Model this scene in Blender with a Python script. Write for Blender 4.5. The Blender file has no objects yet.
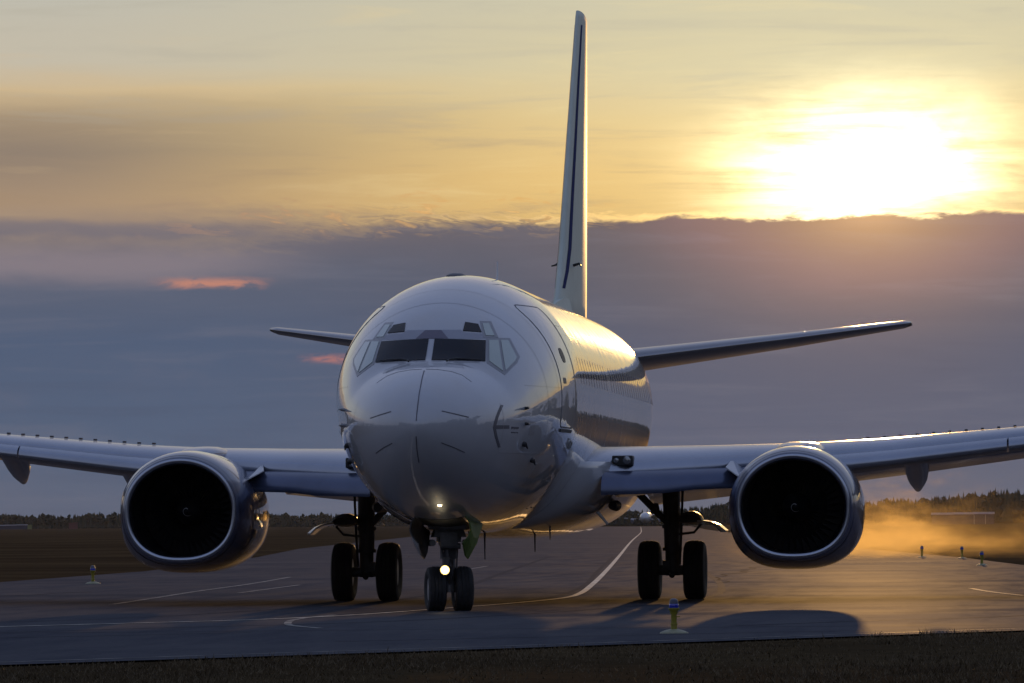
import bpy, bmesh, math, random
import numpy as np
from mathutils import Vector, Matrix
from mathutils.bvhtree import BVHTree

R = math.radians
scene = bpy.context.scene
random.seed(5)
rng = np.random.default_rng(5)

# ------------------------------------------------------------------ camera
cam_d = bpy.data.cameras.new("camera")
cam = bpy.data.objects.new("camera", cam_d)
scene.collection.objects.link(cam)
CAM = Vector((8.8691, -77.6417, 1.3376))
YAW, PITCH, ROLL, FPX = -0.0964, 0.0331, -0.0069, 5466.05
fwd = Vector((math.sin(YAW) * math.cos(PITCH), math.cos(YAW) * math.cos(PITCH), math.sin(PITCH)))
r0 = Vector((math.cos(YAW), -math.sin(YAW), 0))
u0 = r0.cross(fwd)
rr = math.cos(ROLL) * r0 + math.sin(ROLL) * u0
uu = -math.sin(ROLL) * r0 + math.cos(ROLL) * u0
cam.matrix_world = Matrix(((rr.x, uu.x, -fwd.x, CAM.x), (rr.y, uu.y, -fwd.y, CAM.y),
                           (rr.z, uu.z, -fwd.z, CAM.z), (0, 0, 0, 1)))
cam_d.sensor_width = 36.0
cam_d.lens = FPX * 36.0 / 1024.0
cam_d.clip_start = 1.0
cam_d.clip_end = 20000.0
scene.camera = cam

# ------------------------------------------------------------------ sky, sun, exposure
SUN_AZ, SUN_EL = -1.778, 3.71          # degrees; azimuth from +Y towards +X
SUN_STRENGTH = 4.0
world = bpy.data.worlds.new("World")
scene.world = world
world.use_nodes = True
NT = world.node_tree
NT.nodes.clear()


class G:
    """tiny node-graph helper"""
    def __init__(self, nt): self.nt = nt
    def put(self, sock, v):
        if isinstance(v, bpy.types.NodeSocket): self.nt.links.new(v, sock)
        elif v is not None: sock.default_value = v
    def m(self, op, a, b=None, c=None, clamp=False):
        n = self.nt.nodes.new("ShaderNodeMath"); n.operation = op; n.use_clamp = clamp
        for i, v in enumerate((a, b, c)):
            if v is not None: self.put(n.inputs[i], v)
        return n.outputs[0]
    def step(self, v, lo, hi):
        n = self.nt.nodes.new("ShaderNodeMapRange"); n.interpolation_type = 'SMOOTHSTEP'
        self.put(n.inputs[0], v); self.put(n.inputs[1], lo); self.put(n.inputs[2], hi)
        return n.outputs[0]
    def mix(self, f, a, b, mode='MIX'):
        n = self.nt.nodes.new("ShaderNodeMix"); n.data_type = 'RGBA'; n.blend_type = mode
        n.clamp_factor = True
        self.put(n.inputs[0], f)
        for s, v in ((n.inputs[6], a), (n.inputs[7], b)):
            if isinstance(v, tuple) and len(v) == 3: v = (*v, 1)
            self.put(s, v)
        return n.outputs[2]
    def noise(self, vec, scale, detail=4, rough=.55, dist=0.0):
        n = self.nt.nodes.new("ShaderNodeTexNoise")
        self.put(n.inputs['Vector'], vec); n.inputs['Scale'].default_value = scale
        n.inputs['Detail'].default_value = detail; n.inputs['Roughness'].default_value = rough
        n.inputs['Distortion'].default_value = dist
        return n.outputs[0]
    def vec(self, x, y, z):
        n = self.nt.nodes.new("ShaderNodeCombineXYZ")
        for s, v in zip(n.inputs, (x, y, z)): self.put(s, v)
        return n.outputs[0]
    def ramp(self, f, pts):
        n = self.nt.nodes.new("ShaderNodeValToRGB"); self.put(n.inputs[0], f)
        el = n.color_ramp.elements
        while len(el) < len(pts): el.new(0.5)
        for e, (p, c) in zip(el, pts):
            e.position = p; e.color = (*c, 1)
        return n.outputs[0]


def srgb(r, g, b):
    f = lambda c: (c / 255 / 12.92) if c <= 10 else ((c / 255 + .055) / 1.055) ** 2.4
    return (f(r), f(g), f(b))


g = G(NT)
tc = NT.nodes.new("ShaderNodeTexCoord")
sep = NT.nodes.new("ShaderNodeSeparateXYZ")
NT.links.new(tc.outputs['Generated'], sep.inputs[0])
dx, dy, dz = sep.outputs
DEG = 57.29578
el = g.m('MULTIPLY', g.m('ARCSINE', dz), DEG)
az = g.m('SUBTRACT', g.m('MULTIPLY', g.m('ARCTAN2', dx, dy), DEG), SUN_AZ)      # degrees right of the sun
aaz = g.m('ABSOLUTE', az)
# Nishita sky under everything
sky = NT.nodes.new("ShaderNodeTexSky"); sky.sky_type = 'NISHITA'; sky.sun_disc = False
sky.sun_elevation = R(SUN_EL); sky.sun_rotation = R(SUN_AZ)
sky.air_density = 1.0; sky.dust_density = 2.0; sky.ozone_density = 2.0
SKY_STRENGTH = 0.075
nish = g.mix(1.0, sky.outputs[0], (SKY_STRENGTH, SKY_STRENGTH, SKY_STRENGTH), 'MULTIPLY')

pv = g.vec(g.m('MULTIPLY', az, .16), g.m('MULTIPLY', el, 1.0), 0.0)
pv2 = g.vec(g.m('MULTIPLY', az, .45), g.m('MULTIPLY', el, 1.25), 3.7)
n_big = g.noise(pv, .8, 5, .55)
n_mid = g.noise(pv2, 1.3, 6, .6, .4)
n_fine = g.noise(pv2, 5.0, 6, .62, .6)
nb = g.m('SUBTRACT', n_big, .5); nm = g.m('SUBTRACT', n_mid, .5); nf = g.m('SUBTRACT', n_fine, .5)
elw = g.m('ADD', el, g.m('MULTIPLY', nb, .7))
# high veil: pale grey-yellow above, amber band below; greyer to the left, golden towards the sun
t = g.m('DIVIDE', g.m('SUBTRACT', elw, 3.0), 3.0)
left = g.ramp(t, [(0.0, srgb(152, 136, 126)), (.13, srgb(168, 143, 118)), (.30, srgb(144, 128, 113)), (.42, srgb(162, 142, 118)),
                  (.52, srgb(206, 182, 144)), (.62, srgb(196, 187, 168)), (1.0, srgb(186, 187, 178))])
right = g.ramp(t, [(0.0, srgb(218, 176, 106)), (.2, srgb(226, 188, 120)), (.42, srgb(220, 194, 140)),
                   (.6, srgb(210, 197, 160)), (1.0, srgb(196, 194, 176))])
veil = g.mix(g.step(az, -9.0, -2.6), left, right)
streak = g.noise(g.vec(g.m('MULTIPLY', az, .22), g.m('MULTIPLY', el, 2.6), 1.3), 1.5, 6, .62, .5)
veil = g.mix(g.m('MULTIPLY', g.step(streak, .48, .70), .40), veil, g.mix(g.step(el, 3.6, 4.8), srgb(160, 136, 112), srgb(182, 176, 160)))
veil = g.mix(g.m('MULTIPLY', g.step(streak, .46, .28), .22), veil, g.mix(g.step(az, -8, -3), srgb(214, 184, 140), srgb(246, 222, 160)))
# sun glow through the veil
sr = g.m('SQRT', g.m('ADD', g.m('POWER', g.m('MULTIPLY', az, .55), 2.0),
                     g.m('POWER', g.m('SUBTRACT', g.m('ADD', el, g.m('MULTIPLY', nm, .3)), SUN_EL - .05), 2.0)))
glow1 = g.m('EXPONENT', g.m('MULTIPLY', g.m('POWER', g.m('DIVIDE', sr, .56), 2.0), -1.0))
glow2 = g.m('EXPONENT', g.m('MULTIPLY', g.m('DIVIDE', sr, .95), -1.0))
thin = g.m('ADD', .10, g.m('MULTIPLY', g.step(g.m('ADD', g.m('MULTIPLY', streak, .6), g.m('MULTIPLY', n_mid, .4)), .66, .36), 1.35))
veil = g.mix(1.0, veil, g.mix(glow2, (0, 0, 0), (.52, .46, .24)), 'ADD')
veil = g.mix(1.0, veil, g.mix(g.m('MULTIPLY', glow1, thin), (0, 0, 0), (4.2, 3.7, 2.2)), 'ADD')
pill = g.m('MULTIPLY', g.m('EXPONENT', g.m('MULTIPLY', g.m('POWER', g.m('DIVIDE', az, .45), 2.0), -1.0)), g.step(el, 5.0, 3.6))
veil = g.mix(1.0, veil, g.mix(pill, (0, 0, 0), (.35, .33, .20)), 'ADD')
# grey-blue cloud bank below, ragged top
edge = g.m('ADD', 3.17, g.m('ADD', g.m('MULTIPLY', nm, .22), g.m('MULTIPLY', nf, .21)))
edge = g.m('ADD', edge, g.m('MULTIPLY', g.step(az, -4.5, -9.5), -.1))
# slanting torn wisps where the bank thins towards the left
wv = g.vec(g.m('ADD', g.m('MULTIPLY', az, 1.1), g.m('MULTIPLY', el, 2.2)), g.m('MULTIPLY', el, 4.0), 9.0)
wis = g.noise(wv, 1.9, 5, .6, 1.1)
wwin = g.m('MULTIPLY', g.step(az, -8.2, -5.6), g.step(az, -2.2, -3.8))
edge = g.m('ADD', edge, g.m('MULTIPLY', wwin, g.m('MULTIPLY', g.m('SUBTRACT', wis, .52), .55)))
soft = g.m('ADD', g.m('ADD', .03, g.m('MULTIPLY', wwin, .09)), g.m('MULTIPLY', g.step(az, -4.6, -7.2), .34))
over = g.m('SUBTRACT', el, edge)
bank_f = g.m('SUBTRACT', 1.0, g.step(over, g.m('MULTIPLY', soft, -1.0), soft))
tb = g.m('DIVIDE', g.m('ADD', el, g.m('MULTIPLY', nb, .5)), 3.4)
bankR = g.ramp(tb, [(0.0, srgb(98, 102, 118)), (.25, srgb(92, 97, 117)), (.55, srgb(85, 92, 113)), (.8, srgb(90, 92, 106)), (1.0, srgb(102, 94, 98))])
bankL = g.ramp(tb, [(0.0, srgb(92, 99, 118)), (.25, srgb(84, 97, 121)), (.55, srgb(81, 94, 119)), (.78, srgb(94, 99, 116)), (.92, srgb(122, 112, 116)), (1.0, srgb(142, 124, 118))])
bank = g.mix(g.step(az, -7.5, -2.5), bankL, bankR)
bank = g.mix(g.m('MULTIPLY', g.step(nm, 0, .25), .16), bank, srgb(112, 109, 122))
under = g.m('EXPONENT', g.m('MULTIPLY', g.m('DIVIDE', g.m('SQRT', g.m('ADD', g.m('POWER', g.m('MULTIPLY', az, .6), 2.0),
        g.m('POWER', g.m('SUBTRACT', el, 3.3), 2.0))), .62), -1.0))
bank = g.mix(g.m('MULTIPLY', g.step(streak, .48, .70), .32), bank, srgb(112, 113, 128))
bank = g.mix(g.m('MULTIPLY', g.step(streak, .46, .30), .25), bank, srgb(76, 84, 106))
bank = g.mix(1.0, bank, g.mix(under, (0, 0, 0), (.74, .38, .08)), 'ADD')
mau = g.m('EXPONENT', g.m('MULTIPLY', g.m('POWER', g.m('DIVIDE', g.m('SUBTRACT', sr, 1.05), .38), 2.0), -1.0))
bank = g.mix(1.0, bank, g.mix(mau, (0, 0, 0), (.045, .008, .018)), 'ADD')
# lilac and salmon gaps at the left of the bank
gap1 = g.m('MULTIPLY', g.step(g.m('ABSOLUTE', g.m('SUBTRACT', g.m('ADD', el, g.m('MULTIPLY', nm, .35)), 2.72)), .30, .02), g.step(az, -5.3, -7.4))
bank = g.mix(g.m('MULTIPLY', gap1, .75), bank, srgb(140, 128, 134))
gap2 = g.m('MULTIPLY', g.step(g.m('ABSOLUTE', g.m('SUBTRACT', g.m('ADD', el, g.m('MULTIPLY', nf, .12)), 2.53)), .085, .0),
           g.step(g.m('ABSOLUTE', g.m('ADD', az, 6.9)), .75, .2))
gap2 = g.m('MULTIPLY', gap2, g.step(n_fine, .34, .56))
bank = g.mix(g.m('MULTIPLY', gap2, .85), bank, srgb(200, 136, 114))
gap3 = g.m('MULTIPLY', g.step(g.m('ABSOLUTE', g.m('SUBTRACT', g.m('ADD', el, g.m('MULTIPLY', nf, .1)), 1.73)), .07, .0),
           g.step(g.m('ABSOLUTE', g.m('ADD', az, 5.55)), .5, .15))
gap3 = g.m('MULTIPLY', gap3, g.step(n_fine, .34, .56))
bank = g.mix(g.m('MULTIPLY', gap3, .8), bank, srgb(186, 122, 112))
skyp = g.mix(bank_f, veil, bank)
dk = g.m('MULTIPLY', g.step(g.m('ABSOLUTE', g.m('SUBTRACT', g.m('ADD', el, g.m('MULTIPLY', nm, .3)), 3.08)), .13, .02), g.step(az, -5.6, -7.2))
skyp = g.mix(g.m('MULTIPLY', dk, .55), skyp, srgb(104, 104, 120))
gw = g.m('MULTIPLY', wwin, g.m('MULTIPLY', g.step(wis, .53, .66), g.step(g.m('ABSOLUTE', g.m('ADD', over, -.03)), .30, .05)))
skyp = g.mix(g.m('MULTIPLY', gw, .95), skyp, g.mix(g.step(az, -7.5, -3.5), srgb(178, 142, 116), srgb(226, 178, 110)))
gd = g.m('MULTIPLY', wwin, g.m('MULTIPLY', g.step(wis, .46, .36), g.step(g.m('ABSOLUTE', g.m('ADD', over, -.05)), .22, .03)))
skyp = g.mix(g.m('MULTIPLY', gd, .45), skyp, srgb(112, 104, 112))
rim = g.m('MULTIPLY', g.step(g.m('ABSOLUTE', g.m('SUBTRACT', over, .03)), .05, .0), g.step(az, -6.0, -2.5))
skyp = g.mix(1.0, skyp, g.mix(rim, (0, 0, 0), (.30, .20, .07)), 'ADD')
# away from the sunset: overcast blue-grey dusk cloud over the clear Nishita sky
dusk = g.ramp(g.m('DIVIDE', el, 90.0), [(0.0, (.30, .32, .42)), (.15, (.36, .41, .57)), (.35, (.27, .34, .56)), (1.0, (.16, .225, .42))])
dvec = g.vec(g.m('MULTIPLY', dx, 1.0), g.m('MULTIPLY', dy, 1.0), g.m('MULTIPLY', dz, 2.5))
dusk = g.mix(g.step(g.noise(dvec, 2.2, 5, .55), .35, .75), dusk, g.mix(.4, dusk, (.28, .28, .33)))
dusk = g.mix(.2, dusk, nish)
far_f = g.m('MAXIMUM', g.step(aaz, 16.0, 60.0), g.step(el, 6.0, 15.0))
final = g.mix(far_f, skyp, dusk)
bg = NT.nodes.new("ShaderNodeBackground"); bg.inputs[1].default_value = 1.0
NT.links.new(final, bg.inputs[0])
wo = NT.nodes.new("ShaderNodeOutputWorld")
NT.links.new(bg.outputs[0], wo.inputs[0])

sun_d = bpy.data.lights.new("sun", 'SUN')
sun_d.energy = SUN_STRENGTH
sun_d.color = (1.0, .54, .17)
sun_d.angle = R(0.5)
sun = bpy.data.objects.new("sun", sun_d)
scene.collection.objects.link(sun)
sv = Vector((math.sin(R(SUN_AZ)) * math.cos(R(SUN_EL)), math.cos(R(SUN_AZ)) * math.cos(R(SUN_EL)), math.sin(R(SUN_EL))))
sun.rotation_euler = sv.to_track_quat('Z', 'Y').to_euler()
sun.location = sv * 200

scene.view_settings.view_transform = 'Standard'
scene.view_settings.look = 'None'
scene.view_settings.exposure = 0.0
scene.view_settings.gamma = 1.0
scene.view_settings.use_curve_mapping = False


# ------------------------------------------------------------------ materials
def new_mat(name):
    m = bpy.data.materials.new(name); m.use_nodes = True
    return m, m.node_tree.nodes["Principled BSDF"], G(m.node_tree)


def mat(name, col, rough=.5, metal=0.0, coat=0.0, spec=.5, var=0.0, vscale=3.0, bump=0.0, bscale=20.0, emit=None, coat_rough=.04, coat_ior=1.5):
    m, p, q = new_mat(name)
    p.inputs['Base Color'].default_value = (*col, 1)
    p.inputs['Roughness'].default_value = rough
    p.inputs['Metallic'].default_value = metal
    p.inputs['Coat Weight'].default_value = coat
    p.inputs['Coat Roughness'].default_value = coat_rough
    p.inputs['Coat IOR'].default_value = coat_ior
    p.inputs['Specular IOR Level'].default_value = spec
    co = m.node_tree.nodes.new("ShaderNodeTexCoord").outputs['Object']
    if var:
        n = q.noise(co, vscale, 5, .6)
        f = q.step(n, .3, .7)
        c = q.mix(f, tuple(x * (1 - var) for x in col), tuple(min(1, x * (1 + var)) for x in col))
        m.node_tree.links.new(c, p.inputs['Base Color'])
    if bump:
        b = m.node_tree.nodes.new("ShaderNodeBump")
        b.inputs['Strength'].default_value = 1.0; b.inputs['Distance'].default_value = bump
        m.node_tree.links.new(q.noise(co, bscale, 3, .5), b.inputs['Height'])
        m.node_tree.links.new(b.outputs[0], p.inputs['Normal'])
        if coat: m.node_tree.links.new(b.outputs[0], p.inputs['Coat Normal'])
    if emit:
        p.inputs['Emission Color'].default_value = (*emit[0], 1)
        p.inputs['Emission Strength'].default_value = emit[1]
    return m


M = {}
M['paint'] = mat('white_paint', (.42, .43, .455), .42, coat=1.0, coat_rough=.02, coat_ior=1.75, var=.03, vscale=1.2, bump=.005, bscale=1.5)
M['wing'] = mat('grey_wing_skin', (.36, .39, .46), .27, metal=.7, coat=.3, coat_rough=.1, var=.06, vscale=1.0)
M['krueger'] = mat('krueger_skin_darkened', (.09, .11, .18), .3, metal=.6, coat=.3, coat_rough=.1, var=.08, vscale=1.5)  # darker than the wing skin: reflection of dark ground put into the colour
M['tailskin'] = mat('bare_metal_tail_skin', (.34, .34, .36), .24, metal=.9, var=.06, vscale=1.0)
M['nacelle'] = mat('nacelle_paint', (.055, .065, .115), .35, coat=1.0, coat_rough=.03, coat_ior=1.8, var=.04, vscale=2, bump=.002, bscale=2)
M['polished'] = mat('polished_metal', (.42, .45, .52), .28, metal=1.0, var=.04, vscale=4)
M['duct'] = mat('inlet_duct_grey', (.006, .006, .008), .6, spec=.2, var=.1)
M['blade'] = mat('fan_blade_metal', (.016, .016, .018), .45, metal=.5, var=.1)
M['black'] = mat('black_rubber_seal', (.02, .02, .022), .5, var=.1)
M['joint'] = mat('skin_joint_grey', (.34, .34, .36), .4, coat=1.0, var=.05)
M['seam'] = mat('panel_seam_grey', (.10, .10, .12), .5, var=.1)
M['glass'] = mat('cockpit_glass', (.008, .008, .012), .08, spec=.28, var=.1)
M['sideglass'] = mat('side_glass_sky_tone', (.40, .46, .42), .10, spec=.5, coat=1.0, coat_rough=.03, var=.03)  # pale base colour stands in for sky reflected in the side panes
M['frame'] = mat('window_frame_grey', (.25, .255, .275), .4, coat=.4, var=.05)
M['antidark'] = mat('dark_antiglare', (.13, .12, .16), .45, var=.05)
M['antiglare'] = mat('antiglare_grey', (.30, .31, .36), .45, var=.05)
M['cabinglass'] = mat('cabin_window_glass', (.16, .16, .18), .08, coat=1.0, coat_rough=.03, var=.1)
M['steel'] = mat('gear_steel', (.16, .16, .17), .4, metal=.5, var=.15, vscale=8)
M['dark_steel'] = mat('dark_gear_paint', (.055, .055, .06), .5, var=.2, vscale=8)
M['tyre'] = mat('tyre_rubber', (.018, .018, .02), .75, var=.2, vscale=10, bump=.003, bscale=40)
M['hub'] = mat('wheel_hub_grey', (.42, .42, .44), .35, metal=.4, var=.1)
M['spiral'] = mat('grey_spiral', (.5, .5, .52), .5, var=.1)
M['green'] = mat('green_primer', (.085, .15, .02), .5, var=.15, vscale=6)
M['stripe'] = mat('dark_blue_stripe', (.03, .04, .13), .8, spec=.03, var=.05)
M['fin'] = mat('fin_paint', (.54, .59, .52), .6, spec=.2, var=.04)
M['lampglass'] = mat('lamp_glass', (.25, .27, .3), .08, metal=.6, coat=1.0, var=.05)
M['lit'] = mat('lit_taxi_lamp', (1, .9, .7), .3, emit=((1.0, .86, .56), 12.0))
M['lamp_halo'] = mat('lamp_halo_glow', (1, .8, .4), .3, emit=((1.0, .66, .20), 2.2))  # glowing ring imitating the lens halo round the taxi lamp
M['white'] = mat('white_marking', (.7, .7, .7), .5, var=.05)
M['mark'] = mat('grey_marking', (.10, .10, .12), .5, var=.05)
M['yellow'] = mat('yellow_light_post', (.24, .21, .02), .45, var=.12, vscale=20)
M['base'] = mat('pale_base_plate', (.24, .24, .15), .55, var=.15, vscale=20)
M['blueglass'] = mat('blue_lamp_glass', (.008, .02, .26), .12, coat=1.0, var=.1, emit=((.02, .06, 1.0), .02))
M['cap'] = mat('dark_lamp_cap', (.05, .055, .09), .35, var=.1)
M['shed'] = mat('dark_shed_wall', (.030, .034, .055), .7, var=.2, vscale=.5)
M['roof'] = mat('pale_metal_roof', (.36, .37, .42), .35, var=.1, vscale=.5)
M['redwall'] = mat('red_hut_wall', (.11, .035, .028), .7, var=.15)
M['yellowwall'] = mat('yellow_panel', (.16, .17, .06), .7, var=.1)
M['trunk'] = mat('bark', (.05, .04, .03), .9, var=.2)
m, p, q = new_mat('conifer_foliage')
co = m.node_tree.nodes.new("ShaderNodeTexCoord").outputs['Object']
m.node_tree.links.new(q.mix(q.step(q.noise(co, .12, 4, .6), .35, .65), (.020, .026, .016), (.040, .040, .020)), p.inputs['Base Color'])
p.inputs['Roughness'].default_value = .9; p.inputs['Specular IOR Level'].default_value = .1
M['foliage'] = m

# asphalt
m, p, q = new_mat('asphalt')
co = m.node_tree.nodes.new("ShaderNodeTexCoord").outputs['Object']
mp = m.node_tree.nodes.new("ShaderNodeMapping"); m.node_tree.links.new(co, mp.inputs[0])
mp.inputs['Scale'].default_value = (1.0, .12, 1)
str_ = q.noise(mp.outputs[0], 1.5, 7, .68)
pat = q.noise(co, .09, 5, .6)
fin = q.noise(co, 14.0, 4, .7)
base = q.mix(q.step(pat, .35, .68), (.048, .052, .066), (.072, .074, .084))
base = q.mix(q.m('MULTIPLY', q.step(str_, .5, .75), .5), base, (.028, .028, .032))
base = q.mix(q.m('MULTIPLY', q.step(fin, .45, .65), .35), base, (.10, .10, .105))
m.node_tree.links.new(base, p.inputs['Base Color'])
ro = q.m('ADD', .60, q.m('ADD', q.m('MULTIPLY', q.m('SUBTRACT', str_, .5), .35), q.m('MULTIPLY', q.m('SUBTRACT', pat, .5), .25)))
m.node_tree.links.new(ro, p.inputs['Roughness'])
p.inputs['Specular IOR Level'].default_value = 0.0
def with_sheen(m, q, p, fac, rough):
    """rough ground: mostly matte, a little broad gloss that does not run away at grazing angles"""
    gl = m.node_tree.nodes.new("ShaderNodeBsdfGlossy"); q.put(gl.inputs['Roughness'], rough)
    mx = m.node_tree.nodes.new("ShaderNodeMixShader"); q.put(mx.inputs[0], fac)
    out = [n for n in m.node_tree.nodes if n.type == 'OUTPUT_MATERIAL'][0]
    m.node_tree.links.new(p.outputs[0], mx.inputs[1]); m.node_tree.links.new(gl.outputs[0], mx.inputs[2])
    m.node_tree.links.new(mx.outputs[0], out.inputs[0])
with_sheen(m, q, p, q.m('MULTIPLY', q.m('ADD', .38, q.m('MULTIPLY', q.step(str_, .30, .75), .85)), .043), ro)
M['asphalt'] = m
def line_mat(name, a, b_, fac):
    m, p, q = new_mat(name)
    co = m.node_tree.nodes.new("ShaderNodeTexCoord").outputs['Object']
    c = q.mix(q.step(q.noise(co, 2.2, 5, .7), .36, .62), a, b_)
    m.node_tree.links.new(c, p.inputs['Base Color']); p.inputs['Specular IOR Level'].default_value = 0.0; p.inputs['Roughness'].default_value = .8
    with_sheen(m, q, p, fac, .5)
    return m
M['line'] = line_mat('worn_line_paint', (.72, .69, .58), (.36, .33, .27), .11)
M['joint_line'] = line_mat('pale_joint', (.08, .08, .086), (.052, .054, .062), .016)
M['line_faint'] = line_mat('faded_line_paint', (.34, .33, .30), (.12, .12, .115), .06)
# dry grass ground
m, p, q = new_mat('dry_turf')
co = m.node_tree.nodes.new("ShaderNodeTexCoord").outputs['Object']
f1 = q.noise(co, .05, 6, .65); f2 = q.noise(co, 2.5, 5, .7)
base = q.mix(q.step(f1, .35, .65), (.040, .028, .016), (.078, .056, .030))
base = q.mix(q.m('MULTIPLY', q.step(f2, .4, .7), .6), base, (.030, .024, .014))
m.node_tree.links.new(base, p.inputs['Base Color'])
p.inputs['Roughness'].default_value = 1.0; p.inputs['Specular IOR Level'].default_value = 0.0
M['turf'] = m
m, p, q = new_mat('dry_grass_blades')
co = m.node_tree.nodes.new("ShaderNodeTexCoord").outputs['Object']
base = q.mix(q.step(q.noise(co, 1.2, 4, .6), .35, .65), (.060, .042, .022), (.125, .092, .050))
m.node_tree.links.new(base, p.inputs['Base Color'])
p.inputs['Roughness'].default_value = .8; p.inputs['Specular IOR Level'].default_value = .2
M['blades'] = m

# ------------------------------------------------------------------ object helpers
COL = scene.collection


def link(name, me, parent=None):
    o = bpy.data.objects.new(name, me); COL.objects.link(o)
    if parent is not None: o.parent = parent
    return o


def tag(o, label=None, cat=None, group=None, kind=None):
    if label: o['label'] = label
    if cat: o['category'] = cat
    if group: o['group'] = group
    if kind: o['kind'] = kind
    return o


def empty(name, loc=(0, 0, 0), rz=0):
    o = bpy.data.objects.new(name, None); COL.objects.link(o)
    o.location = loc; o.rotation_euler = (0, 0, rz); o.empty_display_size = .3
    return o


def pymesh(name, verts, faces, mats, parent=None, smooth=True, midx=None, recalc=True):
    me = bpy.data.meshes.new(name)
    me.from_pydata([tuple(map(float, v)) for v in verts], [], [tuple(map(int, f)) for f in faces])
    for mm in (mats if isinstance(mats, (list, tuple)) else [mats]): me.materials.append(mm)
    if midx is not None: me.polygons.foreach_set('material_index', midx)
    if recalc:
        b = bmesh.new(); b.from_mesh(me); bmesh.ops.recalc_face_normals(b, faces=b.faces); b.to_mesh(me); b.free()
    if smooth: me.polygons.foreach_set('use_smooth', [True] * len(me.polygons))
    me.update()
    return link(name, me, parent)


class MB:
    """collects shapes of one part, then links them as one mesh"""
    def __init__(self): self.v = []; self.f = []; self.mi = []
    def add(self, vs, fs, mi=0):
        o = len(self.v); self.v += [tuple(map(float, q)) for q in vs]
        self.f += [tuple(i + o for i in f) for f in fs]; self.mi += [mi] * len(fs); return self
    def box(self, c, s, rot=None, mi=0, taper=1.0):
        vs = []
        for z in (-1, 1):
            k = taper if z > 0 else 1
            for y in (-1, 1):
                for x in (-1, 1): vs.append(Vector((x * s[0] / 2 * k, y * s[1] / 2 * k, z * s[2] / 2)))
        if rot is not None: vs = [rot @ v for v in vs]
        vs = [v + Vector(c) for v in vs]
        return self.add(vs, [(0, 1, 3, 2), (4, 6, 7, 5), (0, 4, 5, 1), (2, 3, 7, 6), (0, 2, 6, 4), (1, 5, 7, 3)], mi)
    def tube(self, pts, rad, n=14, mi=0, caps=True):
        pts = [Vector(p) for p in pts]
        rad = list(rad) if isinstance(rad, (list, tuple)) else [rad] * len(pts)
        vs, fs = [], []
        up = None
        for i, p in enumerate(pts):
            a = pts[min(i + 1, len(pts) - 1)] - pts[max(i - 1, 0)]
            a.normalize()
            if up is None or abs(a.dot(up)) > .98: up = Vector((0, 0, 1)) if abs(a.z) < .9 else Vector((1, 0, 0))
            x = a.cross(up).normalized(); y = x.cross(a)
            for k in range(n):
                t_ = 2 * math.pi * k / n
                vs.append(p + rad[i] * (math.cos(t_) * x + math.sin(t_) * y))
        for i in range(len(pts) - 1):
            for k in range(n):
                k2 = (k + 1) % n
                fs.append((i * n + k, i * n + k2, (i + 1) * n + k2, (i + 1) * n + k))
        if caps:
            fs.append(tuple(range(n))[::-1]); fs.append(tuple((len(pts) - 1) * n + k for k in range(n)))
        return self.add(vs, fs, mi)
    def lathe(self, prof, c=(0, 0, 0), axis='Z', n=32, mi=0, rot=None):
        """prof: (radius, height) pairs"""
        vs, fs = [], []
        for r_, h in prof:
            for k in range(n):
                t_ = 2 * math.pi * k / n
                a, b = r_ * math.cos(t_), r_ * math.sin(t_)
                v = Vector((a, b, h)) if axis == 'Z' else (Vector((h, a, b)) if axis == 'X' else Vector((a, h, b)))
                if rot is not None: v = rot @ v
                vs.append(v + Vector(c))
        for i in range(len(prof) - 1):
            for k in range(n):
                k2 = (k + 1) % n
                fs.append((i * n + k, i * n + k2, (i + 1) * n + k2, (i + 1) * n + k))
        if prof[0][0] > 1e-5: fs.append(tuple(range(n)))
        if prof[-1][0] > 1e-5: fs.append(tuple((len(prof) - 1) * n + k for k in range(n)))
        return self.add(vs, fs, mi)
    def prism(self, loop_a, loop_b, mi=0):
        n = len(loop_a)
        return self.add(list(loop_a) + list(loop_b), [tuple(range(n))[::-1], tuple(range(n, 2 * n))] +
                        [(k, (k + 1) % n, n + (k + 1) % n, n + k) for k in range(n)], mi)
    def build(self, name, mats, parent=None, smooth=True, bevel=0.0, angle=35):
        o = pymesh(name, self.v, self.f, mats, parent, False, self.mi)
        b = bmesh.new(); b.from_mesh(o.data)
        bmesh.ops.remove_doubles(b, verts=b.verts, dist=1e-5)
        b.to_mesh(o.data); b.free()
        if smooth: o.data.shade_smooth_by_angle(R(angle)) if hasattr(o.data, 'shade_smooth_by_angle') else smooth_angle(o.data, angle)
        if bevel:
            md = o.modifiers.new('bevel', 'BEVEL'); md.width = bevel; md.segments = 2; md.limit_method = 'ANGLE'
        return o


def smooth_angle(me, deg):
    b = bmesh.new(); b.from_mesh(me)
    for f in b.faces: f.smooth = True
    for e in b.edges:
        if len(e.link_faces) == 2 and e.calc_face_angle(0) > R(deg): e.smooth = False
    b.to_mesh(me); b.free()


def pchip(xs, ys, x):
    xs = np.asarray(xs, float); ys = np.asarray(ys, float); x = np.asarray(x, float)
    h = np.diff(xs); d = np.diff(ys) / h
    m_ = np.zeros_like(ys)
    for i in range(1, len(xs) - 1):
        if d[i - 1] * d[i] > 0:
            w1, w2 = 2 * h[i] + h[i - 1], h[i] + 2 * h[i - 1]
            m_[i] = (w1 + w2) / (w1 / d[i - 1] + w2 / d[i])
    m_[0], m_[-1] = d[0], d[-1]
    i = np.clip(np.searchsorted(xs, x) - 1, 0, len(h) - 1)
    s = (x - xs[i]) / h[i]
    return ((1 + 2 * s) * (1 - s) ** 2 * ys[i] + s * (1 - s) ** 2 * h[i] * m_[i] + s * s * (3 - 2 * s) * ys[i + 1] + s * s * (s - 1) * h[i] * m_[i + 1])


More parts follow.
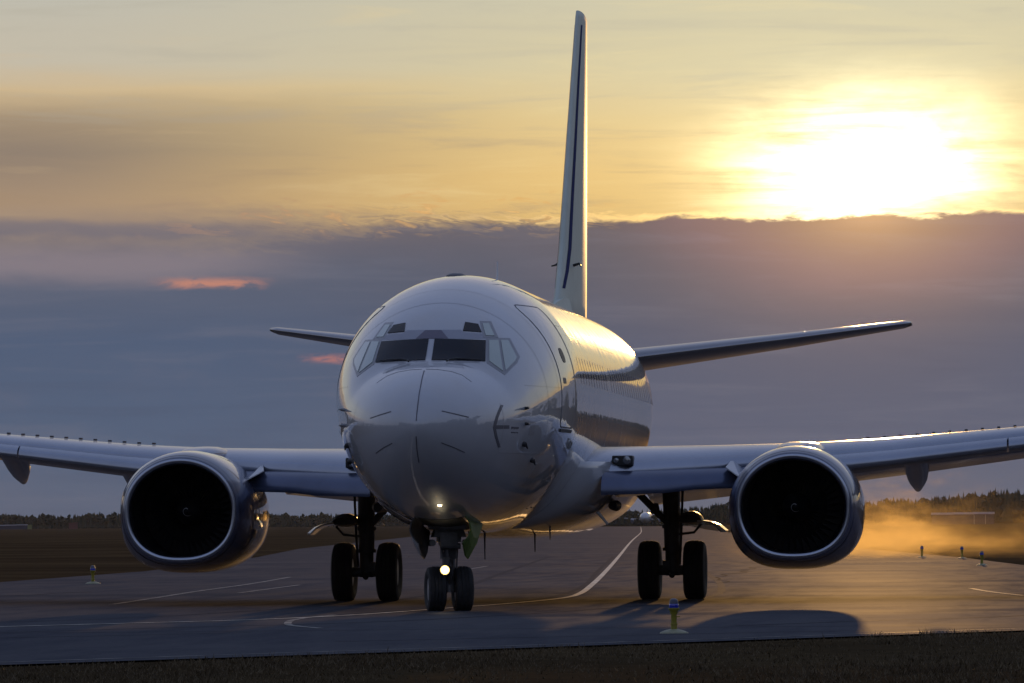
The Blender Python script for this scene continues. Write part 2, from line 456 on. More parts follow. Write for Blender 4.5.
def loft(rings, close_ring=True, cap=(True, True)):
    n = len(rings[0]); vs = [tuple(p) for r_ in rings for p in r_]; fs = []
    for i in range(len(rings) - 1):
        for k in range(n if close_ring else n - 1):
            k2 = (k + 1) % n
            fs.append((i * n + k, i * n + k2, (i + 1) * n + k2, (i + 1) * n + k))
    if cap[0]: fs.append(tuple(range(n)))
    if cap[1]: fs.append(tuple((len(rings) - 1) * n + k for k in range(n)))
    return vs, fs


# ------------------------------------------------------------------ ground, taxiway, markings
def sheet(name, pts, z, material, kind='structure', parent=None):
    me = bpy.data.meshes.new(name)
    b = bmesh.new()
    f = b.faces.new([b.verts.new((x, y, z)) for x, y in pts])
    if f.normal.z < 0: f.normal_flip()
    bmesh.ops.triangulate(b, faces=b.faces[:])
    b.to_mesh(me); b.free(); me.materials.append(material)
    o = link(name, me, parent)
    if kind: o['kind'] = kind
    return o


sheet('ground', [(-7000, -7000), (7000, -7000), (7000, 9000), (-7000, 9000)], 0.0, M['turf'])
TAXI = [(-85, -148), (-30, -68.5), (-0.99, -26.39), (3.32, -20.46), (8.64, -12.56), (16, -2), (40, 33), (70, 76), (66, 96), (38, 62), (24, 46), (15, 46), (10, 60),
        (8.3, 80), (5.9, 115), (-4.6, 235), (-21, 469), (-45, 800), (-86, 1400), (-116, 1400),
        (-78, 800), (-59.5, 532), (-30.6, 212), (-22.2, 137.4), (-16.6, 76.5), (-15.5, 49.1), (-17, 36), (-22, 22), (-33, 2), (-62, -42), (-108, -108)]
sheet('taxiway', TAXI, 0.02, M['asphalt'])
tag(scene.objects['taxiway'], 'dark grey asphalt taxiway curving under the airliner')


def ribbon(name, pts, w, z, material):
    pts = [Vector((x, y, 0)) for x, y in pts]
    # Catmull-Rom refinement
    out = []
    for i in range(len(pts) - 1):
        p0, p1, p2, p3 = pts[max(i - 1, 0)], pts[i], pts[i + 1], pts[min(i + 2, len(pts) - 1)]
        for k in range(6):
            s = k / 6
            out.append(.5 * ((2 * p1) + (p2 - p0) * s + (2 * p0 - 5 * p1 + 4 * p2 - p3) * s * s + (3 * p1 - p0 - 3 * p2 + p3) * s ** 3))
    out.append(pts[-1])
    vs, fs = [], []
    for i, p in enumerate(out):
        a = (out[min(i + 1, len(out) - 1)] - out[max(i - 1, 0)]).normalized()
        nrm = Vector((-a.y, a.x, 0)) * w / 2
        vs += [(p + nrm + Vector((0, 0, z))), (p - nrm + Vector((0, 0, z)))]
    for i in range(len(out) - 1): fs.append((2 * i, 2 * i + 1, 2 * i + 3, 2 * i + 2))
    o = pymesh(name, vs, fs, material, None, False)
    o['kind'] = 'structure'
    return o


ribbon('taxiway_centre_line', [(-9.5, -14.5), (-4.69, -7.14), (-3.31, -5.14), (-2.0, -2.99), (-1.02, 0.5), (-0.32, 6.0), (0.25, 11.0), (0.58, 16.5), (0.40, 22.5), (-0.51, 36.3),
                               (-2.53, 65.1), (-7.14, 129.5), (-19.4, 300), (-40, 590), (-63.4, 910), (-92, 1300)], .125, .026, M['line'])
ribbon('painted_arc', [(-1.30, 0.8), (-1.40, -1.2), (-1.36, -3.2), (-1.19, -5.0), (-0.85, -7.2), (-0.2, -9.22)], .10, .025, M['line_faint'])
ribbon('painted_side_line', [(-6.5, 12), (-6.99, 18.9), (-7.8, 30), (-8.53, 41.9), (-9.71, 56.9)], .12, .025, M['line_faint'])
ribbon('painted_side_line', [(-6.49, 26.5), (-6.8, 33), (-7.08, 39.4)], .12, .025, M['line_faint'])
ribbon('painted_side_line', [(-7.2, 72), (-7.5, 80), (-7.86, 87)], .12, .025, M['line_faint'])
ribbon('painted_side_line', [(7.5, 27), (7.92, 21.95), (8.55, 16.61)], .12, .025, M['line_faint'])
for k, (yy, x0, x1) in enumerate([(19.5, -3, 30), (25.5, 1, 30), (44, -12, 30), (64, -12, 12)]):
    ribbon('expansion_joint', [(x0, yy - 2), ((x0 + x1) / 2, yy), (x1, yy + 2.5)], .07, .024, M['joint_line'])

def wander(x, y, dirx, diry, n, step, jit, seed):
    rg_ = random.Random(seed); out = [(x, y)]
    for _ in range(n):
        x += dirx * step + rg_.uniform(-jit, jit); y += diry * step + rg_.uniform(-jit, jit); out.append((x, y))
    return out


M['tar'] = line_mat('crack_sealant', (.012, .012, .014), (.022, .022, .024), .02)
M['rubber'] = line_mat('tyre_rubber_stain', (.036, .038, .046), (.055, .058, .068), .03)
M['patch'] = line_mat('pavement_patch', (.075, .076, .082), (.062, .065, .075), .014)
for k, (x, y, a, n_) in enumerate([(-14, -34, 62, 9), (-6, -12, 12, 9), (1, -17, 40, 10), (5, -9, 58, 12), (-12, 6, 85, 12), (-6, 30, 5, 9), (2, 38, 92, 20), (-9, 62, 4, 10), (-13, 95, 92, 22), (-8, 14, 20, 10), (3, 4, 25, 12), (9, 14, 40, 10), (10, 6, 60, 10), (-22, -30, 40, 14)]):
    a = R(a)
    ribbon('sealed_crack', wander(x, y, math.cos(a), math.sin(a), n_, 2.0, .28, k), .055, .0225, M['tar'])
for k, (off, w_) in enumerate([(-2.7, .16), (2.6, .15), (-.24, .12)]):
    pts_ = [(-9.5 + off * .82, -14.5 - off * .57), (-4.69 + off * .8, -7.14 - off * .6), (-2.0 + off * .85, -2.99 - off * .5), (-.3 + off * .98, 6.0 - off * .15), (.5 + off, 17), (-.4 + off, 36), (-2.5 + off, 65), (-7.1 + off, 129.5)]
    ribbon('tyre_mark', pts_, w_, .0215 + .0002 * k, M['rubber'])
for k, (x, y, w_, l_, a) in enumerate([(-7, -16, 2.2, 6, 35), (5.5, 1, 1.8, 9, 25), (-10, 24, 2.5, 8, 2), (6, 40, 3, 10, -3), (11, 12, 2.5, 6, 38)]):
    c_, s_ = math.cos(R(a)), math.sin(R(a))
    sheet('pavement_patch', [(x + c_ * u - s_ * v, y + s_ * u + c_ * v) for u, v in ((-l_ / 2, -w_ / 2), (l_ / 2, -w_ / 2), (l_ / 2, w_ / 2), (-l_ / 2, w_ / 2))], .0208, M['patch'])

ribbon('pavement_edge', [(-60.6, -110.9), (-30.5, -68.0), (-1.50, -25.95), (2.82, -20.02), (8.13, -12.15), (15.45, -1.55), (39.45, 33.45)], .07, .0235, M['line_faint'])

# foreground grass: short dry blades on the verge between the camera and the taxiway
def on_verge(x, y):
    # right/near side of the line through (-0.99,-26.39) and (8.64,-12.56)
    ax, ay, bx, by = -0.99, -26.39, 8.64, -12.56
    return (bx - ax) * (y - ay) - (by - ay) * (x - ax) < -.03 * 16.8


def grass(name, n, xr, yr, hr, seed):
    rg = np.random.default_rng(seed)
    x = rg.uniform(*xr, n); y = rg.uniform(*yr, n)
    cl = np.sin(x * 2.9 + 3 * np.sin(y * .9)) * np.sin(y * 2.1 + 2 * np.sin(x * 1.7)) * .6 + .4 * np.sin(x * .9 + 1.3 * np.sin(y * .37))
    keep = on_verge(x + .25 * np.sin(y * 3.1) * np.sin(y * .83), y) & (rg.uniform(0, 1, n) < .42 + .6 * cl)
    x, y = x[keep], y[keep]; k = len(x)
    h = rg.uniform(*hr, k) * (1 + 1.3 * np.maximum(cl[keep], 0) ** 2) * np.where(rg.uniform(0, 1, k) < .02, 2.0, 1.0); a = rg.uniform(0, 6.283, k); w = rg.uniform(.004, .009, k)
    lx, ly = rg.normal(0, .45, k) * h, rg.normal(0, .45, k) * h
    V = np.empty((k, 3, 3))
    V[:, 0] = np.stack([x - w * np.cos(a), y - w * np.sin(a), np.zeros(k)], 1)
    V[:, 1] = np.stack([x + w * np.cos(a), y + w * np.sin(a), np.zeros(k)], 1)
    V[:, 2] = np.stack([x + lx, y + ly, h], 1)
    me = bpy.data.meshes.new(name)
    me.vertices.add(3 * k); me.vertices.foreach_set('co', V.reshape(-1))
    me.loops.add(3 * k); me.loops.foreach_set('vertex_index', np.arange(3 * k))
    me.polygons.add(k); me.polygons.foreach_set('loop_start', np.arange(0, 3 * k, 3)); me.polygons.foreach_set('loop_total', np.full(k, 3))
    me.update(); me.validate()
    me.materials.append(M['blades'])
    return tag(link(name, me), 'short dry brown grass on the verge in front', 'grass', kind='stuff')


grass('grass', 260000, (-7, 16), (-48, -3), (.012, .045), 3)


# ------------------------------------------------------------------ woods
def wood(name, spots, label, tiers=5):
    """spots: x, y, height, half-width arrays; conifers of jagged tiers over a short trunk"""
    V, F = [], []
    nv = 0
    rg = np.random.default_rng(len(spots))
    for (x, y, h, w, kind) in spots:
        n = 7
        for t_ in range(tiers):
            if kind == 0:      # spruce
                z0 = h * (.10 + .78 * t_ / tiers); z1 = min(h, z0 + h * (.34 if t_ < tiers - 1 else .3))
                r_ = w * (1 - .82 * t_ / tiers)
                a0 = rg.uniform(0, 6.28)
                pts = [(x + r_ * rg.uniform(.6, 1.25) * math.cos(a0 + 6.283 * k / n), y + r_ * rg.uniform(.6, 1.25) * math.sin(a0 + 6.283 * k / n), z0 + rg.uniform(-.05, .05) * h) for k in range(n)]
                V += pts + [(x + rg.normal(0, .04) * w, y, z1)]
                F += [(nv + k, nv + (k + 1) % n, nv + n) for k in range(n)]; nv += n + 1
            else:              # rounder pine or birch clump
                cx, cy, cz = x + rg.normal(0, .35) * w, y + rg.normal(0, .35) * w, h * rg.uniform(.35, .88)
                r_ = w * rg.uniform(.45, .8)
                pts = [(cx + r_ * rg.uniform(.7, 1.2) * math.cos(6.283 * k / n), cy + r_ * rg.uniform(.7, 1.2) * math.sin(6.283 * k / n), cz + rg.uniform(-.2, .2) * r_) for k in range(n)]
                V += pts + [(cx, cy, cz + r_ * rg.uniform(.6, 1.0)), (cx, cy, max(.2, cz - r_ * 1.1))]
                F += [(nv + k, nv + (k + 1) % n, nv + n) for k in range(n)] + [(nv + (k + 1) % n, nv + k, nv + n + 1) for k in range(n)]; nv += n + 2
        q_ = .035 * h
        V += [(x - q_, y, 0), (x + q_, y, 0), (x, y + q_, 0), (x, y, h * .5)]
        F += [(nv, nv + 1, nv + 3), (nv + 1, nv + 2, nv + 3), (nv + 2, nv, nv + 3)]; nv += 4
    o = pymesh(name, V, F, M['foliage'], None, False, recalc=False)
    return tag(o, label, 'trees', kind='stuff')


def pol(az_deg, dist):
    a = R(az_deg)
    return CAM.x + dist * math.sin(a), CAM.y + dist * math.cos(a)


def wavy(a, seed):
    return math.sin(a * 1.9 + seed) * .5 + math.sin(a * 4.7 + seed * 2) * .3 + math.sin(a * 11 + seed * 3) * .2


sp = []
rg = random.Random(11)
for k in range(3200):                              # right of the airliner, tallest in view
    a = rg.uniform(-5.0, 4.5); d = rg.uniform(1750, 2000)
    x, y = pol(a, d)
    hh = (7.6 + 1.1 * wavy(a, 2) + 2.2 * max(0, min(1, (a + 2.2) / 1.8))) * rg.uniform(.66, 1.12)
    if a < -2.6: hh *= .5 + .5 * max(0, (a + 5) / 2.4)
    sp.append((x, y, hh, hh * rg.uniform(.13, .24), 0 if rg.random() < .7 else 1))
wood('far_wood', sp, 'far dark conifer wood behind the low building at the right')
sp = []
for k in range(3600):
    a = rg.uniform(-17, -4.2); d = rg.uniform(2300, 2600)
    x, y = pol(a, d)
    hh = (6.4 + 1.0 * wavy(a, 5)) * rg.uniform(.7, 1.18) * (1.0 if a < -9 else .85)
    sp.append((x, y, hh, hh * rg.uniform(.16, .32), 0 if rg.random() < .45 else 1))
wood('far_wood', sp, 'far dark wood along the horizon behind the grass field at the left')
sp = []
for k in range(1300):                              # woods beside and behind the photographer (mirrored in the paint)
    a = rg.uniform(4.5, 340)
    d = rg.uniform(330, 400) if a > 14 else rg.uniform(420, 520)
    x, y = pol(a, d)
    hh = (15 + 4 * wavy(a * .35, 1)) * rg.uniform(.7, 1.15)
    sp.append((x, y, hh, hh * rg.uniform(.14, .26), 0 if rg.random() < .6 else 1))
wood('near_wood', sp, 'conifer wood around the airfield behind the photographer')


sp = []
for k in range(620):
    if k < 240: x, y = rg.uniform(46, 80), rg.uniform(-125, 22)
    elif k < 440: x, y = rg.uniform(-88, -54), rg.uniform(-140, -20)
    else: x, y = rg.uniform(-70, 60), rg.uniform(-150, -118)
    if -90 < x < -40 and y > -150 and abs((x + 62) * .82 - (y + 115) * .57) < 14: continue
    hh = (15 + 5 * wavy((x + y) * .06, 1)) * rg.uniform(.65, 1.2)
    sp.append((x, y, hh, hh * rg.uniform(.14, .24), 0 if rg.random() < .6 else 1))
wood('near_wood', sp, 'conifer wood close behind and beside the photographer', 8)

# ------------------------------------------------------------------ the airliner
plane = tag(empty('airliner'), 'large white twin engine airliner on the taxiway facing the camera with its nose light lit', 'airplane')

ST = np.array([  # y, top, bottom, half width, height of the widest line
    (0.0, 2.74, 2.74, 0.0, 2.74), (.05, 2.90, 2.57, .19, 2.74), (.2, 3.09, 2.36, .42, 2.74), (.5, 3.30, 2.10, .69, 2.75), (1.0, 3.51, 1.84, .98, 2.79),
    (1.5, 3.645, 1.66, 1.19, 2.83), (1.8, 3.715, 1.58, 1.29, 2.87), (2.05, 3.88, 1.525, 1.36, 2.90), (2.3, 4.06, 1.47, 1.43, 2.94), (2.6, 4.26, 1.42, 1.50, 2.98),
    (3.0, 4.48, 1.36, 1.59, 3.04), (4.0, 4.84, 1.27, 1.755, 3.18), (5.0, 5.05, 1.21, 1.845, 3.27), (6.0, 5.145, 1.18, 1.878, 3.30), (7.0, 5.175, 1.17, 1.88, 3.31),
    (12.0, 5.175, 1.17, 1.88, 3.31), (20.0, 5.175, 1.17, 1.88, 3.31), (22.0, 5.175, 1.24, 1.86, 3.34), (24.0, 5.17, 1.62, 1.73, 3.5), (26.0, 5.12, 2.22, 1.46, 3.75),
    (28.0, 4.98, 2.92, 1.08, 4.0), (30.0, 4.74, 3.62, .62, 4.2), (30.9, 4.56, 3.92, .32, 4.25)])
ST[:, 3] *= .957
SQ = np.sqrt(ST[:, 0])
NR = 96


def fus_ring(y):
    s = math.sqrt(y)
    top, bot, hw, zm = (float(pchip(SQ, ST[:, c], [s])[0]) for c in (1, 2, 3, 4))
    out = []
    k_nose = max(0, 1 - abs(y - 2.1) / 1.2)          # squarer shoulders round the windscreen
    for k in range(NR):
        t_ = 2 * math.pi * k / NR
        c, sn = math.cos(t_), math.sin(t_)
        e = 1.0 - .10 * k_nose if sn > 0 else 1.0
        x = hw * math.copysign(abs(c) ** e, c)
        z = zm + ((top - zm) if sn > 0 else (zm - bot)) * math.copysign(abs(sn) ** 1.0, sn)
        out.append((x, y, z))
    return out


ys = sorted(set([round((i / 40 * math.sqrt(7)) ** 2, 4) for i in range(1, 41)] + [1.8, 8, 10, 12, 14, 16, 18, 20] + [20 + .5 * k for k in range(1, 22)] + [30.9]))
ys = [.0003, .0015] + ys
vs, fs = loft([fus_ring(y) for y in ys])
fus = pymesh('fuselage', vs, fs, M['paint'], plane)
bvh = BVHTree.FromPolygons([Vector(v) for v in vs], fs)


def skin_cast(o, d):
    h_ = bvh.ray_cast(o, d)
    if h_[0] is None: return (None, None)
    return (h_[0], h_[1] if h_[1].dot(d) < 0 else -h_[1])
def hit_front(x, z): return skin_cast(Vector((x, -3, z)), Vector((0, 1, 0)))
def hit_side(s, y, z): return skin_cast(Vector((s * 6, y, z)), Vector((-s, 0, 0)))


def patch(name, outline, caster, material, parent, proud=.006, cuts=3, sink=.02):
    """a panel that follows the skin: outline in 2-D, cast on to the fuselage, with thickness"""
    b = bmesh.new()
    n = len(outline); pts = []
    for i in range(n):
        a, c = outline[i], outline[(i + 1) % n]
        L = math.hypot(c[0] - a[0], c[1] - a[1]); k = max(1, int(L / .12))
        for j in range(k): pts.append((a[0] + (c[0] - a[0]) * j / k, a[1] + (c[1] - a[1]) * j / k))
    vv = [b.verts.new((p_[0], p_[1], 0)) for p_ in pts]
    f = b.faces.new(vv)
    bmesh.ops.triangulate(b, faces=[f])
    for _ in range(cuts):
        long = [e for e in b.edges if e.calc_length() > .14]
        if not long: break
        bmesh.ops.subdivide_edges(b, edges=long, cuts=1)
        bmesh.ops.triangulate(b, faces=b.faces[:])
    bedges = [e for e in b.edges if e.is_boundary]
    ret = bmesh.ops.extrude_edge_only(b, edges=bedges)
    skirt = set(v for v in ret['geom'] if isinstance(v, bmesh.types.BMVert))
    for v in b.verts:
        h_ = caster(v.co.x, v.co.y)
        if h_[0] is None:
            hh_ = bvh.find_nearest(Vector((v.co.x, 2, v.co.y))); h_ = (hh_[0], hh_[1] if hh_[1].dot(hh_[0] - Vector((0, hh_[0].y + 1, 3.1))) > 0 else -hh_[1])
        v.co = h_[0] + h_[1] * (-sink if v in skirt else proud)
    bmesh.ops.recalc_face_normals(b, faces=b.faces[:])
    me = bpy.data.meshes.new(name); b.to_mesh(me); b.free(); me.materials.append(material)
    me.polygons.foreach_set('use_smooth', [True] * len(me.polygons))
    try: me.shade_smooth_by_angle(R(40))
    except Exception: smooth_angle(me, 40)
    return link(name, me, parent)


def rrect(cx, cy, w, h, r_, n=4):
    o = []
    for (sx, sy, a0) in ((1, 1, 0), (-1, 1, 90), (-1, -1, 180), (1, -1, 270)):
        for k in range(n + 1):
            a = R(a0 + 90 * k / n)
            o.append((cx + sx * (w / 2 - r_) + r_ * math.cos(a), cy + sy * (h / 2 - r_) + r_ * math.sin(a)))
    return o


#DECALS-BEGIN
XC = -.045                                           # the windscreen as measured sits a hand to starboard
front = lambda a, b_: hit_front(a, b_)


def poly(pts, s): return [(XC + s * x, z) for x, z in pts]


def strip(pts, w):
    a = [Vector((p_[0], p_[1])) for p_ in pts]; L, Rr = [], []
    for i, p_ in enumerate(a):
        d = (a[min(i + 1, len(a) - 1)] - a[max(i - 1, 0)]).normalized(); n_ = Vector((-d.y, d.x)) * w / 2
        L.append(tuple(p_ + n_)); Rr.append(tuple(p_ - n_))
    return L + Rr[::-1]


patch('antiglare_band', poly([(-.80, 4.045), (-.735, 4.125), (-.45, 4.142), (-.40, 4.185), (.40, 4.185), (.45, 4.142), (.735, 4.125), (.80, 4.045)], 1), front, M['antiglare'], fus, .003)
patch('antiglare_mark', poly([(-.24, 4.05), (-.12, 4.178), (.12, 4.178), (.24, 4.05)], 1), front, M['antidark'], fus, .007)
for s in (1, -1):
    sur = patch('window_surround', poly([(.775, 4.06), (1.09, 4.068), (1.255, 3.785), (1.235, 3.69), (1.10, 3.495), (.835, 3.675)], s), front, M['frame'], fus, .004)
    sur2 = patch('window_surround', poly([(.645, 4.325), (.80, 4.325), (.94, 4.07), (.74, 4.065)], s), front, M['frame'], fus, .004)
    w = patch('cockpit_window', poly([(.043, 4.042), (.775, 4.02), (.815, 3.70), (.046, 3.722)], s), front, M['glass'], plane, .012)
    patch('cockpit_window', poly([(.82, 4.022), (.945, 4.028), (1.065, 3.555), (.865, 3.705)], s), front, M['sideglass'], plane, .012)
    patch('cockpit_window', poly([(.978, 4.028), (1.07, 4.03), (1.212, 3.775), (1.20, 3.715), (1.10, 3.565)], s), front, M['sideglass'], plane, .012)
    patch('eyebrow_window', poly([(.445, 4.302), (.632, 4.272), (.70, 4.148), (.436, 4.165)], s), front, M['glass'], plane, .012)
    patch('eyebrow_window', poly([(.69, 4.283), (.775, 4.288), (.88, 4.095), (.765, 4.095)], s), front, M['sideglass'], plane, .012)
    # windscreen wipers
    pts = []
    for (x, z) in ((.28, 3.675), (.30, 3.70), (.40, 3.722), (.60, 3.715), (.74, 3.705)):
        h_ = hit_front(XC + x * s, z); pts.append(h_[0] + h_[1] * .028)
    mb = MB(); mb.tube(pts, [.013, .012, .010, .009, .008], 8); mb.build('windscreen_wiper', M['black'], plane)
    # lightning diverter strips on the radome
    patch('diverter_strip', strip([(XC + s * .37, 2.94), (XC + s * .56, 2.895), (XC + s * .72, 2.855)], .013), front, M['seam'], fus, .006)
    patch('diverter_strip', strip([(XC + s * .36, 2.487), (XC + s * .52, 2.42), (XC + s * .65, 2.352)], .013), front, M['seam'], fus, .006)
    patch('radome_seam', strip([(XC + s * x, z) for x, z in ((.03, 3.572), (.2, 3.565), (.40, 3.535), (.56, 3.48), (.70, 3.38))], .006), front, M['frame'], fus, .004)
patch('diverter_strip', strip([(-.028, 3.545), (-.015, 3.33), (-.013, 3.05), (-.022, 2.80)], .015), front, M['seam'], fus, .007)
patch('diverter_strip', strip([(-.03, 2.58), (-.034, 2.385), (-.028, 2.21)], .015), front, M['seam'], fus, .007)
for s in (1,):
    patch('nose_arrow_mark', [(s * x, z) for x, z in ((.99, 2.748), (1.16, 2.753), (1.158, 2.702), (.995, 2.69))], front, M['mark'], fus, .004)
    patch('nose_arrow_mark', strip([(s * .985, 2.715), (s * 1.02, 2.87), (s * 1.07, 3.045)], .034), front, M['mark'], fus, .003)
    patch('nose_arrow_mark', strip([(s * .985, 2.725), (s * 1.005, 2.57), (s * 1.03, 2.43)], .030), front, M['mark'], fus, .005)
    for (x, z, w_, h_) in ((1.186, 2.716, .011, .036), (1.200, 2.720, .012, .028), (1.214, 2.714, .010, .036), (1.230, 2.718, .013, .030), (1.245, 2.716, .010, .036), (1.258, 2.720, .009, .026),
                           (1.184, 2.650, .012, .018), (1.202, 2.652, .012, .016), (1.216, 2.648, .005, .022), (1.231, 2.652, .012, .016), (1.246, 2.650, .010, .018)):
        patch('nose_lettering', [(s * (x - w_ / 2), z - h_ / 2), (s * (x + w_ / 2), z - h_ / 2), (s * (x + w_ / 2 + .002), z + h_ / 2), (s * (x - w_ / 2 + .002), z + h_ / 2)], front, M['mark'], fus, .004)
for s in (1, -1):
    # air data probes and vanes
    for (x, z, L_) in ((1.335, 3.01, .17), (1.335, 2.785, .15)):
        h_ = hit_front(s * x, z); b0 = h_[0]; n_ = h_[1]
        mb = MB(); mb.tube([b0 - n_ * .02, b0 + n_ * .05, b0 + n_ * .06 + Vector((0, -.05, 0)), b0 + n_ * .06 + Vector((0, -L_, 0))], [.026, .02, .016, .010], 8)
        mb.build('pitot_probe', M['black'] if s > 0 else M['frame'], plane)
    for (x, z) in ((1.295, 2.49), (1.345, 2.265)):
        h_ = hit_front(s * x, z); b0 = h_[0]; n_ = h_[1]
        mb = MB(); mb.tube([b0 - n_ * .02, b0 + n_ * .045], [.045, .035], 12); mb.tube([b0 + n_ * .04, b0 + n_ * .06 + Vector((0, .10, -.05))], [.022, .010], 8)
        mb.build('air_data_vane', M['black'], plane)
#DECALS-END

side = lambda s: (lambda a, b_: hit_side(s, a, b_))
for s in (1, -1):
    nw = 0
    y = 6.75
    while y < 24.0:
        if not (12.3 < y < 12.5):
            patch('cabin_window', rrect(y, 3.69, .19, .42, .09), side(s), M['cabinglass'], fus, .003)
        y += .508
    # door: dark gap below, door panel on top
    zb, zt, y0, y1 = 2.78, 4.60, 4.22, 5.50
    patch('door_gap', rrect((y0 + y1) / 2 + .085, (zb + zt) / 2, y1 - y0 + .21, zt - zb + .05, .18), side(s), M['seam'], fus, .004)
    door = patch('passenger_door', rrect((y0 + y1) / 2, (zb + zt) / 2, y1 - y0, zt - zb, .12), side(s), M['paint'], plane, .009)
    patch('door_window', rrect(4.82, 3.86, .30, .22, .10), side(s), M['black'], door, .014)
    patch('door_handle', rrect(4.50, 3.47, .22, .09, .03), side(s), M['seam'], door, .013)
    patch('door_sill', rrect(4.88, 2.72, 1.2, .05, .02), side(s), M['black'], door, .02)
    # skin joints
    for yj in (6.2, 9.1, 12.2, 15.2):
        patch('skin_joint', [(yj, 1.9), (yj + .03, 1.9), (yj + .03, 4.9), (yj, 4.9)], side(s), M['joint'], fus, .0012)
    patch('skin_joint', [(6.2, 4.22), (16, 4.22), (16, 4.232), (6.2, 4.232)], side(s), M['joint'], fus, .0012)
    patch('skin_joint', [(6.2, 2.95), (16, 2.95), (16, 2.962), (6.2, 2.962)], side(s), M['joint'], fus, .0012)


def ring_joint(y, a0, a1, w=.012):
    r1, r2 = fus_ring(y), fus_ring(y + w)
    cen = Vector((0, y, 3.2)); v_, f_ = [], []
    k0, k1 = int(a0 / 360 * NR), int(a1 / 360 * NR)
    for k in range(k0, k1 + 1):
        for r_ in (r1, r2):
            p_ = Vector(r_[k % NR]); n_ = Vector((p_.x, -.3, p_.z - 3.2)).normalized()
            v_.append(p_ + n_ * .004)
        if k > k0:
            i = 2 * (k - k0); f_.append((i - 2, i - 1, i + 1, i))
    pymesh('skin_joint', v_, f_, M['joint'], fus)


for yj in (3.32, 4.02):
    ring_joint(yj, -62, 242)
ring_joint(1.38, -75, 20, .008); ring_joint(1.38, 160, 255, .008)
for s in (1, -1):
    for (za, y0, y1) in ((3.35, 2.4, 4.15), (2.35, 1.45, 6.1), (3.02, 3.3, 4.15), (4.35, 5.7, 6.3)):
        patch('skin_joint', [(y0, za), (y1, za), (y1, za + .01), (y0, za + .01)], side(s), M['joint'], fus, .003)
    patch('service_panel', rrect(3.65, 2.05, .5, .34, .03), side(s), M['joint'], fus, .003)
    patch('service_panel', rrect(2.55, 2.72, .26, .2, .03), side(s), M['joint'], fus, .003)

# wing-to-body fairing and belly
rings = []
for y, kx, bz in ((8.6, 1.45, 1.30), (9.2, 1.75, 1.20), (10.0, 1.98, 1.12), (11, 2.06, 1.08), (14, 2.08, 1.06), (16.5, 2.06, 1.08), (17.8, 1.9, 1.15), (19.2, 1.4, 1.30)):
    ring = []
    for k in range(41):
        t_ = math.pi + math.pi * k / 40
        c, sn = math.cos(t_), math.sin(t_)
        ring.append((kx * math.copysign(abs(c) ** .8, c), y, 2.30 + (2.30 - bz) * math.copysign(abs(sn) ** .85, sn)))
    rings.append(ring)
vs2, fs2 = loft(rings, cap=(True, True))
fair = pymesh('wing_fairing', vs2, fs2, M['paint'], plane)
for s in (1, -1):
    mb = MB(); mb.tube([(s * 1.92, 11.0, 1.60), (s * 1.96, 11.25, 1.60), (s * 1.9, 12.4, 1.58)], [.07, .09, .05], 16)
    mb.build('ram_air_scoop', M['black'], plane)

# belly antennas, drains, crown antennas
for (x, y, z0, h, c) in ((0.17, 7.6, 1.20, .44, .10), (.70, 10.4, 1.15, .29, .10), (1.02, 9.6, 1.25, .19, .08), (.05, 6.4, 1.20, .12, .16)):
    mb = MB()
    A = [Vector((x - .014, y, z0 + .05)), Vector((x + .014, y, z0 + .05)), Vector((x + .014, y + c, z0 + .05)), Vector((x - .014, y + c, z0 + .05))]
    B = [Vector((x - .006, y + c * .45, z0 - h)), Vector((x + .006, y + c * .45, z0 - h)), Vector((x + .006, y + c * .95, z0 - h)), Vector((x - .006, y + c * .95, z0 - h))]
    mb.prism(A, B); mb.build('blade_antenna', M['dark_steel'], plane)
mb = MB(); mb.tube([(1.72, 10.4, 1.50), (1.88, 10.5, 1.30)], [.03, .02], 8); mb.build('drain_mast', M['white'], plane)
mb = MB(); mb.tube([(0.41, 7.5, 5.10), (.41, 7.55, 5.43)], [.016, .009], 8); mb.build('whip_antenna', M['white'], plane)
mb = MB(); mb.lathe([(.16, 0), (.15, .03), (.09, .055), (0.0, .06)], (-.11, 6.3, 5.135), n=20); mb.build('anti_collision_beacon', M['seam'], plane)


# ---- wings
WS = [  # x, y of leading edge, chord, crest height, thickness
    (1.2, 9.35, 7.4, 2.625, .86), (2.0, 9.95, 6.9, 2.63, .82), (3.4, 10.9, 5.9, 2.64, .69), (4.93, 11.75, 4.9, 2.665, .57), (6.3, 12.48, 4.25, 2.735, .49),
    (8.85, 13.82, 3.3, 2.945, .38), (12.0, 15.47, 2.25, 3.24, .25), (14.3, 16.68, 1.62, 3.49, .17), (14.44, 16.95, 1.3, 3.50, .06)]


def wing_par(x):
    xs = [w[0] for w in WS]
    return [float(np.interp(x, xs, [w[c] for w in WS])) for c in (1, 2, 3, 4)]


def naca(u, t_): return 5 * t_ * (.2969 * math.sqrt(u) - .126 * u - .3516 * u * u + .2843 * u ** 3 - .1030 * u ** 4)


def wing_section(x, u0=0.0, u1=1.0, n=22, lower_u1=None):
    yle, c, zt, t_ = wing_par(x)
    zle = zt - .60 * t_ - .004 * c
    pts = []
    lu = u1 if lower_u1 is None else lower_u1
    for k in range(n, -1, -1):
        u = u1 * (1 - math.cos(math.pi / 2 * k / n)); pts.append((u, 1.18 * naca(u, t_)))
    for k in range(1, n + 1):
        u = lu * (1 - math.cos(math.pi / 2 * k / n)); pts.append((u, -.82 * naca(u, t_)))
    inc = R(1.4)
    return [(x, yle + u * c - 0 * z, zle + z - math.tan(inc) * (u - .0) * c * .55) for u, z in pts]


def mirror(pts, s): return [(s * p_[0], p_[1], p_[2]) for p_ in pts]


